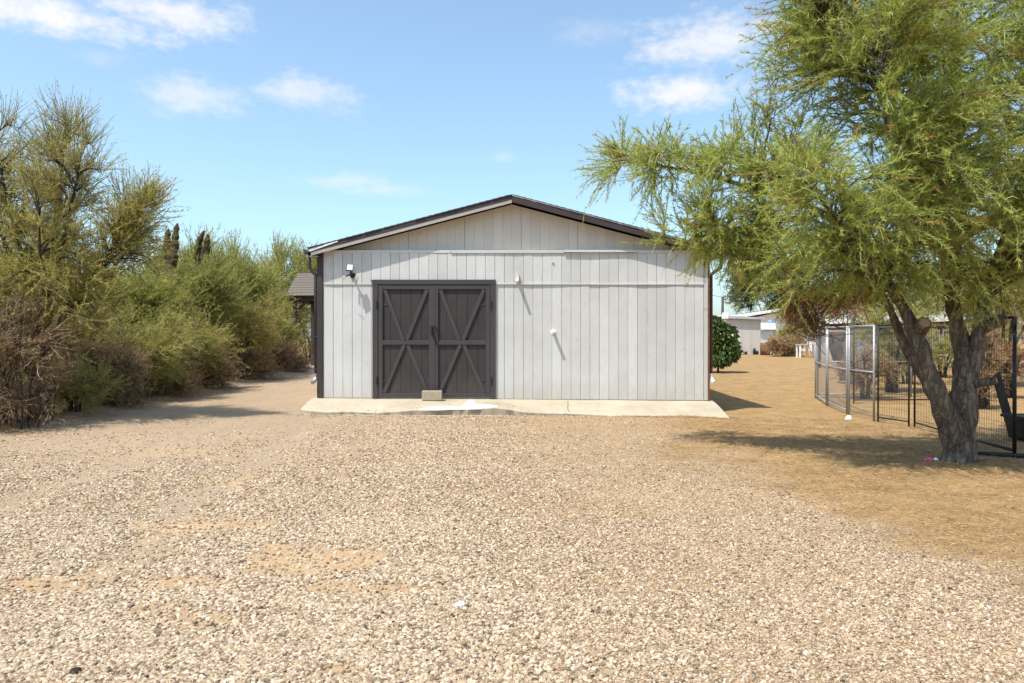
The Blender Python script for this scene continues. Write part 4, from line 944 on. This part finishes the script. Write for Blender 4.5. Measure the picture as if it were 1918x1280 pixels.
bgtree('brown leaved tree behind the dead hanging growth', 1590, 40, 530, 612, 1.7, 64, M['leaf_rust'], M['dry'], 600, 16, (.2, .04))
bgtree('dusty olive tree behind the maroon house', 1800, 62, 500, 600, 5.0, 65, M['leaf_far'], M['twig'], 1300, 24, (.36, .09), tl=1.4)
bgtree('low dry tree at the far right beyond the fence', 1960, 30, 520, 640, 2.6, 66, M['leaf_dry'], M['dry'], 1000, 20, (.16, .035))
# green and dry bushes by the small metal shed
for i, (px_, Y, top, rx, mt, lab) in enumerate(((1478, 55, 606, 1.0, 'leaf_yellow', 'green leafy bush right of the small metal shed'), (1470, 53, 632, 1.3, 'leaf_dry', 'low dry brown bush before the small metal shed'), (1620, 19.2, 650, .75, 'leaf_dry', 'heap of dry brush inside the chain link kennel'), (1838, 17.0, 600, .5, 'leaf_dry', 'dry bush behind the trunk inside the black fence'), (1655, 46, 640, 1.6, 'leaf_rust', 'rust coloured low bush far behind the kennel'), (1700, 24, 640, 1.0, 'leaf_olive', 'olive brush seen between kennel and leaning trunk'), (1765, 27, 610, 1.1, 'leaf_yellow', 'yellow green bush seen through the fork of the trunk'), (1885, 19.5, 625, .9, 'leaf_rust', 'rusty dry bush inside the pen at the right edge'), (1850, 28, 590, 1.3, 'leaf_olive', 'olive bush above the low pinkish block wall'))):
    shrub('yard_shrub', lab, px_, Y, top, rx, rx*.8, 70+i, M[mt], M['dry'], 60, 900, 16, (.06*Y/18, .012*Y/18), .35 if Y < 30 else .6, .05, group='bushes in the yard beyond the fence', limbs_n=9, up=.3, tw_r=.005*Y/18)
# forked bare tree seen through the kennel
X, Y = at(1578, 24), 24.0; z0 = gzf(X, Y)
t = empty('forked_tree', (X, Y, z0), 'dark bare forked trunk seen through the chain link panels', 'tree')
sc = Y/1385.0
def fp(a, c): return (X+(a-1578)*sc, Y, 1.55+(636-c)*sc)
mb = MB(); mb.tube([fp(1583, 712), fp(1578, 680), fp(1568, 650), fp(1567, 632)], [.17, .16, .15, .16], 10); mb.build('trunk', M['bark_dark'], t, 0, True)
mb = MB(); mb.tube([fp(1567, 645), fp(1578, 632), fp(1592, 618), fp(1602, 590)], [.10, .085, .07, .05], 8); mb.build('branch', M['bark_dark'], t, 0, True)
mb = MB(); mb.tube([fp(1567, 645), fp(1556, 634), fp(1546, 618), fp(1538, 585)], [.10, .08, .07, .05], 8); mb.build('branch', M['bark_dark'], t, 0, True)
mb = MB(); mb.tube([fp(1566, 675), fp(1558, 655), fp(1550, 625), fp(1540, 600)], [.09, .075, .07, .05], 8); mb.build('branch', M['bark_dark'], t, 0, True)

# ------------------------------------------------------------------ fences
HF = 1.83
def panel(name, label, cat_, a, b_, tube_r, mats, group, mesh='diamond', mid=True, bottom=True, h=HF, pitch=.06):
    a, b_ = np.array(a, float), np.array(b_, float); za, zb_ = gzf(*a)+.03, gzf(*b_)+.03
    t = empty(name, (*((a+b_)/2), (za+zb_)/2), label, cat_, group); d = b_-a; L = np.linalg.norm(d)
    def P_(u, v): q = a+d*u/L; return (q[0], q[1], za+(zb_-za)*u/L+v)
    for u in (tube_r, L-tube_r):
        mb = MB(); mb.tube([P_(u, -.03), P_(u, h)], tube_r, 8); mb.build('post', mats[0], t, 0, True)
    for v in [h-.01]+([.06] if bottom else [])+([h*.5] if mid else []):
        mb = MB(); mb.tube([P_(2*tube_r, v), P_(L-2*tube_r, v)], tube_r*.85, 8); mb.build('rail', mats[0], t, 0, True)
    A, B = [], []
    if mesh == 'diamond':
        for s in (1, -1):
            c = -h
            while c < L+h:
                # line u = c + s*v ... clip to the panel
                v0, v1 = .05, h-.02; u0, u1 = c+s*v0, c+s*v1
                if u0 != u1:
                    lo, hi = tube_r, L-tube_r
                    for e in (0, 1):
                        pass
                    def clip(u0, v0, u1, v1):
                        if max(u0, u1) < lo or min(u0, u1) > hi: return None
                        if u0 < lo: v0 += (lo-u0)/(u1-u0)*(v1-v0); u0 = lo
                        elif u0 > hi: v0 += (hi-u0)/(u1-u0)*(v1-v0); u0 = hi
                        if u1 < lo: v1 = v0+(lo-u0)/(u1-u0)*(v1-v0); u1 = lo
                        elif u1 > hi: v1 = v0+(hi-u0)/(u1-u0)*(v1-v0); u1 = hi
                        return u0, v0, u1, v1
                    r_ = clip(u0, v0, u1, v1)
                    if r_ and abs(r_[0]-r_[2]) > .01: A.append(P_(r_[0], r_[1])); B.append(P_(r_[2], r_[3]))
                c += pitch*1.414
        rad = .0018
    else:
        for u in np.arange(pitch, L-.02, pitch): A.append(P_(u, .05)); B.append(P_(u, h-.02))
        for v in list(np.arange(.12, h, pitch*2)): A.append(P_(tube_r, v)); B.append(P_(L-tube_r, v))
        rad = .0021
    A, B = np.array(A), np.array(B); PP = np.stack([A, B], 1)
    V, F = tubes(PP, np.full((len(A), 2), rad), 3); o = fast_mesh('wire_mesh', V, F, mats[1], t); o['kind'] = 'stuff'
    return t
gv = (M['galv'], M['wire']); bk = (M['blackwire'], M['blackwire'])
CG = 'galvanised kennel panels'
panel('chain_link_panel', 'chain link panel at the back left of the kennel, seen edge on', 'fence', (7.92, 19.3), (7.49, 17.6), .021, gv, CG)
panel('chain_link_panel', 'second chain link panel, with a pale bottom rail and the forked trunk behind', 'fence', (7.47, 17.5), (7.07, 15.6), .021, gv, CG)
panel('chain_link_panel', 'chain link panel next to the black wire fence', 'fence', (7.06, 15.5), (7.00, 14.28), .021, gv, CG, bottom=False)
panel('chain_link_panel', 'far chain link panel closing the back of the kennel', 'fence', (8.0, 19.4), (10.6, 19.6), .021, gv, CG)
BG = 'black wire fence panels'
panel('wire_fence_panel', 'short black wire panel left of the leaning trunk', 'fence', (7.02, 14.2), (7.15, 13.30), .016, bk, BG, 'grid', mid=False, pitch=.07)
panel('wire_fence_panel', 'black wire panel behind the forked trunk', 'fence', (7.18, 13.2), (6.90, 11.45), .016, bk, BG, 'grid', mid=False, pitch=.07)
panel('wire_fence_panel', 'black wire panel at the right edge of the picture', 'fence', (6.88, 11.4), (6.62, 9.72), .024, bk, BG, 'grid', mid=False, pitch=.07)
panel('wire_fence_panel', 'far black wire panel closing the pen on its back side', 'fence', (8.3, 18.0), (11.6, 18.2), .020, bk, BG, 'grid', mid=False, pitch=.09)
# things by the pen
X, Y = 7.95, 11.3; z0 = gzf(X, Y)
tb = empty('black_tub', (X, Y, z0), 'black plastic tub standing behind the right wire panel', 'tub')
mb = MB(); c = [(-.30, -.22), (.30, -.22), (.30, .22), (-.30, .22)]
pts_ = [(X+a*.85, Y+b2*.85, z0+.01) for a, b2 in c]+[(X+a, Y+b2, z0+.36) for a, b2 in c]; mb.hexa(pts_); mb.build('body', M['black_plastic'], tb, .03)
mb = MB(); mb.box(X-.33, X+.33, Y-.25, Y-.21, z0+.33, z0+.375); mb.box(X-.33, X+.33, Y+.21, Y+.25, z0+.33, z0+.375); mb.box(X-.33, X-.29, Y-.209, Y+.209, z0+.33, z0+.375); mb.box(X+.29, X+.33, Y-.209, Y+.209, z0+.33, z0+.375); mb.build('rim', M['black_plastic'], tb, .01)
mb = MB(); mb.tube([(X-.31, Y-.05, z0+.25), (X-.36, Y-.05, z0+.25), (X-.36, Y+.05, z0+.25), (X-.31, Y+.05, z0+.25)], .012, 6); mb.build('handle', M['black_plastic'], tb)
mb = MB(); mb.bar((8.05, 11.9, .03), (7.55, 11.55, 1.0), .15, .03, (0, -1, .3)); o = mb.build('leaning_board', M['wood_dark'], None, .005); tag(o, 'dark board leaning inside the right wire panel', 'board')
zz = gzf(6.4, 9.6); mb = MB(); mb.tube([(5.95, 10.0, gzf(5.95, 10)+.03), (6.5, 9.75, gzf(6.5, 9.75)+.03), (7.3, 9.45, gzf(7.3, 9.45)+.03)], .03, 8); o = mb.build('black_pipe', M['black_plastic'], None, 0, True); tag(o, 'black pipe lying on the ground behind the forked trunk', 'pipe')
rw = random.Random(1)
def crumple(name, x, y, sx, sy, sz, mats_, label, cat_, parts_=None):
    z = gzf(x, y); n = 10; V = [(x, y, z+sz)]; F = []
    for ring, (rr, h) in enumerate(((.45, .9), (.85, .5), (1.0, .02))):
        for i in range(n):
            a = 2*math.pi*i/n; j = rw.uniform(.75, 1.2); V.append((x+math.cos(a)*sx*rr*j, y+math.sin(a)*sy*rr*j, z+sz*h*rw.uniform(.6, 1.2)))
    for i in range(n): F.append((0, 1+i, 1+(i+1) % n))
    for r_ in (0, 1):
        for i in range(n): F.append((1+r_*n+i, 1+(r_+1)*n+i, 1+(r_+1)*n+(i+1) % n, 1+r_*n+(i+1) % n))
    o = fast_mesh(name, V, F, mats_); tag(o, label, cat_); return o
o = crumple('wrapper', 5.235, 9.27, .075, .05, .045, M['pink'], 'crumpled pink wrapper on the dirt beside the tree foot', 'litter')
o2 = crumple('wrapper', 5.30, 9.25, .035, .035, .04, M['white_plastic'], 'white scrap of paper touching the pink wrapper', 'litter')
crumple('rag', 6.72, 14.75, .07, .05, .08, M['white_plastic'], 'white scrap lying at the foot of the kennel post', 'litter')
crumple('white_rock', -.30, 4.32, .035, .03, .03, M['white_plastic'], 'single white stone in the gravel near the camera', 'stone')
crumple('dark_rock', -2.02, 3.42, .035, .03, .03, M['bark_dark'], 'dark brown stone at the lower left of the gravel', 'stone')

# ------------------------------------------------------------------ far yard
# flat roofed pale shed
Y = 59; X0, X1 = at(1318, Y), at(1425, Y); zf = gzf(17, Y)
fs_ = empty('flat_roof_shed', ((X0+X1)/2, Y, zf), 'pale beige flat roofed metal shed far behind the citrus bush', 'shed')
mb = MB(); mb.box(X0, X1, Y, Y+5, zf-.1, zt_(598, Y)); mb.build('wall', M['beige_wall'], fs_)
for i, px_ in enumerate(np.arange(1355, 1424, 17.0)):
    mb = MB(); mb.box(at(px_, Y)-.02, at(px_, Y)+.02, Y-.025, Y-.001, zf, zt_(598, Y)-.02); mb.build('wall_rib', M['beige_wall'], fs_)
mb = MB(); mb.box(X0-.2, at(1362, Y), Y-.3, Y+5.2, zt_(597.5, Y), zt_(591, Y)); mb.build('roof', M['white_roof'], fs_)
mb = MB(); mb.hexa([(at(1362, Y)+.01, Y-.3, zt_(597, Y)), (X1+.25, Y-.3, zt_(599, Y)), (X1+.25, Y+5.2, zt_(599, Y)), (at(1362, Y)+.01, Y+5.2, zt_(597, Y)), (at(1362, Y)+.01, Y-.3, zt_(592, Y)), (X1+.25, Y-.3, zt_(595, Y)), (X1+.25, Y+5.2, zt_(595, Y)), (at(1362, Y)+.01, Y+5.2, zt_(592, Y))]); mb.build('roof', M['grey_roof'], fs_)
mb = MB(); mb.box(at(1363, Y), at(1371, Y), Y+1, Y+1.6, zt_(592, Y), zt_(585, Y)); mb.build('roof_vent', M['white_metal'], fs_)
for px_, h, lab in ((1388, .35, 'leftmost dark container against the beige shed, beside the bush'), (1395, .25, 'low dark container, second from the citrus bush, at the beige shed'), (1411, .5, 'tallest dark container at the foot of the beige shed'), (1416, .3, 'rightmost small dark container at the beige shed corner')):
    xx = at(px_, Y); mb = MB(); mb.tube([(xx, Y-.25, zf-.02), (xx, Y-.25, zf+h*.6), (xx, Y-.25, zf+h)], [.12, .12, .09], 8); o = mb.build('small_barrel', M['black_plastic'], None, .01, True)
    tag(o, lab, 'container', 'dark containers along the beige shed wall')
# white gabled house
Y = 76; zf = gzf(20, Y); xA, xB = at(1385, Y), at(1530, Y); xm = at(1474, Y)
hs = empty('gabled_house', (xm, Y, zf), 'white house with a shallow gabled roof behind the beige shed', 'house')
mb = MB(); mb.prism([(xA+.4, zf-.1), (xB, zf-.1), (xB, zt_(598, Y)), (xm, zt_(582, Y)), (xA+.4, zt_(600, Y))], 'y', Y+.6, Y+9); mb.build('wall', M['white_metal'], hs)
mb = MB(); mb.prism([(xA-.6, zt_(593, Y)), (xm, zt_(577, Y)), (xm, zt_(581, Y)), (xA-.6, zt_(597, Y))], 'y', Y-.4, Y+9.5); mb.build('roof', M['white_roof'], hs)
mb = MB(); mb.prism([(xm+.01, zt_(577, Y)), (xB+.6, zt_(593, Y)), (xB+.6, zt_(597, Y)), (xm+.01, zt_(581, Y))], 'y', Y-.4, Y+9.5); mb.build('roof', M['white_roof'], hs)
mb = MB(); mb.box(at(1490, Y), at(1510, Y), Y+.56, Y+.6, zt_(622, Y), zt_(606, Y)); mb.build('window', M['glass'], hs)
# small metal shed
Y = 63; zf = gzf(20, Y); xA, xB = at(1424, Y), at(1472, Y)
ms = empty('metal_shed', ((xA+xB)/2, Y, zf), 'small white metal garden shed right of the beige flat roofed shed', 'shed')
xc = at(1447, Y); mb = MB(); mb.box(xA, xc, Y, Y+2.4, zf-.1, zt_(619, Y)); mb.build('wall', M['white_metal'], ms)
mb = MB(); mb.box(xc+.005, xB, Y+.1, Y+2.4, zf-.1, zt_(617, Y)); mb.build('wall', M['beige_wall'], ms)
mb = MB(); mb.hexa([(xA-.2, Y-.3, zt_(618, Y)), (xc+.15, Y-.3, zt_(618, Y)), (xB, Y+2.6, zt_(612, Y)), (xA-.2, Y+2.6, zt_(612, Y)), (xA-.2, Y-.3, zt_(616, Y)), (xc+.15, Y-.3, zt_(616, Y)), (xB, Y+2.6, zt_(604, Y)), (xA-.2, Y+2.6, zt_(604, Y))]); mb.build('roof', M['white_roof'], ms)
for i in range(4):
    xx = xA+(xc-xA)*(i+.5)/4; mb = MB(); mb.box(xx-.02, xx+.02, Y-.02, Y-.001, zf, zt_(620, Y)); mb.build('wall_rib', M['white_metal'], ms)
mb = MB(); mb.tube([(at(1443, 66), 66, zt_(611, 66)), (at(1443, 66), 66, zt_(606, 66)), (at(1443, 66), 66, zt_(600, 66))], [.18, .26, .24], 10); o = mb.build('roof_cooler', M['bluegrey'], ms, 0, True)
Yd = 57; zf = gzf(19.5, Yd); xx = at(1433, Yd)
mb = MB(); mb.tube([(xx, Yd, zf), (xx, Yd, zf+.5), (xx, Yd, zf+.95)], [.36, .38, .34], 12); o = mb.build('rusty_drum', M['rust'], None, 0, True); tag(o, 'rusty drum standing beside the small metal shed', 'drum')
xx = at(1440, Yd); mb = MB(); mb.bar((xx, Yd-.4, zf-.02), (xx+.9, Yd-.3, zf+.9), .12, .08); o = mb.build('scrap_beam', M['wood_dark'], None); tag(o, 'dark timber scrap leaning before the small metal shed', 'timber')
# work table
Y = 50; zf = gzf(19, Y); xA, xB = at(1497, Y), at(1532, Y); zt0 = zt_(645, Y)
wt = empty('work_table', ((xA+xB)/2, Y, zf), 'weathered work table with one orange leg left of the kennel', 'table')
mb = MB(); mb.box(xA, xB, Y, Y+.7, zt0-.06, zt0); mb.build('table_top', M['grey_roof'], wt)
for (xx, yy, mt) in ((xA+.08, Y+.06, 'white_metal'), (at(1512, Y), Y+.05, 'wood_raw'), (xB-.08, Y+.06, 'white_metal'), (xA+.08, Y+.62, 'white_metal'), (xB-.08, Y+.62, 'white_metal')):
    w = .05 if mt == 'white_metal' else .10; mb = MB(); mb.box(xx-w, xx+w, yy-.04, yy+.04, zf-.02, zt0-.062); mb.build('leg', M[mt], wt)
# utility pole and wire
Y = 80; xx = at(1353.5, Y); mb = MB(); mb.tube([(xx-.12, Y, gzf(xx, Y)-.2), (xx-.03, Y, 3), (xx, Y, zt_(556, Y))], [.17, .15, .12], 10)
up_ = mb.build('utility_pole', M['wood_dark'], None, 0, True); tag(up_, 'dark utility pole rising behind the beige flat roofed shed', 'pole')
mb = MB(); mb.tube([(at(1230, 80), 80, zt_(549, 80)), (at(1300, 80), 80, zt_(547, 80)), (at(1353.5, 80), 80, zt_(557, 80)), (at(1430, 80), 80, zt_(551, 80)), (at(1560, 80), 80, zt_(548, 80))], .025, 5); o = mb.build('power_line', M['iron'], None); tag(o, 'thin dark power line strung from the far utility pole', 'wire')
# house seen between the trunks
Y = 44; zf = gzf(20, Y); xA, xB = at(1630, Y), at(1800, Y)
h2 = empty('maroon_house', ((xA+xB)/2, Y, zf), 'maroon and cream house with a white roof seen between the tree trunks', 'house')
mb = MB(); mb.box(xA, xB, Y, Y+7, zf-.1, zt_(627, Y)); mb.build('lower_wall', M['beige_wall'], h2)
mb = MB(); mb.box(xA-.01, xB+.01, Y-.01, Y+7, zt_(627, Y)+.003, zt_(604, Y)); mb.build('upper_wall', M['maroon'], h2)
mb = MB(); mb.box(xA-.5, xB+.5, Y-.5, Y+7.5, zt_(604, Y)+.003, zt_(594, Y)); mb.build('roof', M['white_roof'], h2)
for px_ in (1655, 1752, 1772):
    a, c = at(px_-5, Y), at(px_+5, Y); w = fast_mesh('window', *(lambda q: (q.v, q.f))(MB().box(a-.06, c+.06, Y-.05, Y-.012, zt_(642, Y), zt_(618, Y))), M['white_metal'], h2)
    mb = MB(); mb.box(a, c, Y-.06, Y-.051, zt_(640, Y), zt_(620, Y)); mb.build('pane', M['glass'], w)
# low block wall and tarp beyond the pen
Y = 26; zf = gzf(15, Y); xA, xB = at(1830, Y), at(2000, Y)
lw_ = empty('block_wall', ((xA+xB)/2, Y, zf), 'low pinkish block wall beyond the black wire pen', 'wall')
nb_ = 12
for r_ in range(3):
    for i in range(nb_):
        a = xA+(xB-xA)*(i+(.5 if r_ % 2 else 0))/nb_; c = a+(xB-xA)/nb_-.012
        mb = MB(); mb.box(a, c, Y, Y+.19, zf+r_*.2+.002, zf+r_*.2+.192); mb.build('block', M['pinkblock'], lw_)
Y = 38; zf = gzf(17, Y); mb = MB(); mb.hexa([(at(1608, Y), Y, zf-.05), (at(1640, Y), Y, zf-.05), (at(1640, Y), Y+3, zf-.05), (at(1608, Y), Y+3, zf-.05), (at(1611, Y), Y+.2, zf+1.35), (at(1632, Y), Y+.2, zf+1.1), (at(1632, Y), Y+2.8, zf+1.1), (at(1611, Y), Y+2.8, zf+1.35)])
o = mb.build('covered_trailer', M['bluegrey'], None, .15); tag(o, 'blue grey tarped load far behind the kennel', 'tarp')
Y = 33; xA, xB = at(1560, Y), at(1606, Y); zf = gzf(15, Y)
pw = empty('plywood_shelter', ((xA+xB)/2, Y, zf), 'yellowish plywood shelter behind the forked trunk', 'shelter')
mb = MB(); mb.box(xA, xB, Y, Y+.06, zf+.0, zt_(622, Y)); mb.build('wall', M['pinkblock'], pw)
mb = MB(); mb.box(xA-.2, xB+.2, Y-.4, Y+1.8, zt_(622, Y)+.003, zt_(619, Y)); mb.build('roof', M['grey_roof'], pw)
for xx in (xA+.05, xB-.05): mb = MB(); mb.box(xx-.05, xx+.05, Y+1.5, Y+1.6, zf-.1, zt_(622, Y)); mb.build('post', M['wood_dark'], pw)

# ------------------------------------------------------------------ leaf and twig litter (uncountable)
rg = np.random.default_rng(99); parts = []
def litter(x, y, L, w, mi, tint):
    n = len(x); S = np.stack([x, y, gz(x, y)+rg.uniform(.003, .014, n)], 1); a = rg.uniform(0, 6.28, n)
    D = nrm(np.stack([np.cos(a), np.sin(a), rg.normal(0, .12, n)], 1)); V, F, tn = blades(rg, S, D, L, w, 0, tint, 1); parts.append((V, F, mi, tn))
n = 60000; y = rg.uniform(5.5, 14.8, n); x = rg.uniform(1.4, 7.4, n); k = rg.random(n) < dirt_mask(x, y)*.9*(.15+.85*sstep(.35, .6, fbm(x*1.3, y*2.6, 71))); x, y = x[k], y[k]; n = len(x)
litter(x, y, rg.uniform(.03, .12, n), rg.uniform(.004, .010, n), 0, np.clip(rg.normal(.35, .25, n), 0, 1))
n = 9000; y = rg.uniform(11, 30, n); x = -8.3-.09*np.clip(y-14, 0, 20)+rg.normal(0, .55, n); litter(x, y, rg.uniform(.04, .16, n), rg.uniform(.006, .014, n), 0, np.clip(rg.normal(.45, .25, n), 0, 1))
n = 1500; y = rg.uniform(3, 14, n); x = rg.uniform(-1, 1, n)*y*.7; litter(x, y, rg.uniform(.03, .10, n), rg.uniform(.003, .007, n), 0, np.clip(rg.normal(.2, .2, n), 0, 1))
n = 5000; a = rg.uniform(0, 6.28, n); r = np.abs(rg.normal(0, .5, n))+.2; litter(5.6+np.cos(a)*r*1.3, 9.2+np.sin(a)*r, rg.uniform(.03, .11, n), rg.uniform(.005, .012, n), 0, np.clip(rg.normal(.35, .25, n), 0, 1))
V, F, mi, tn = cat(parts)
o = fast_mesh('leaf_litter', V, F, [M['leaf_dry']], None, False, mi, {'tint': ('FACE', tn)}); tag(o, 'dry leaves and twigs scattered on the dirt', 'leaf litter', kind='stuff')
TRI = ( sum(len(o.data.loops)-2*len(o.data.polygons) for o in scene.objects if o.type == 'MESH'))
print('triangles', TRI)
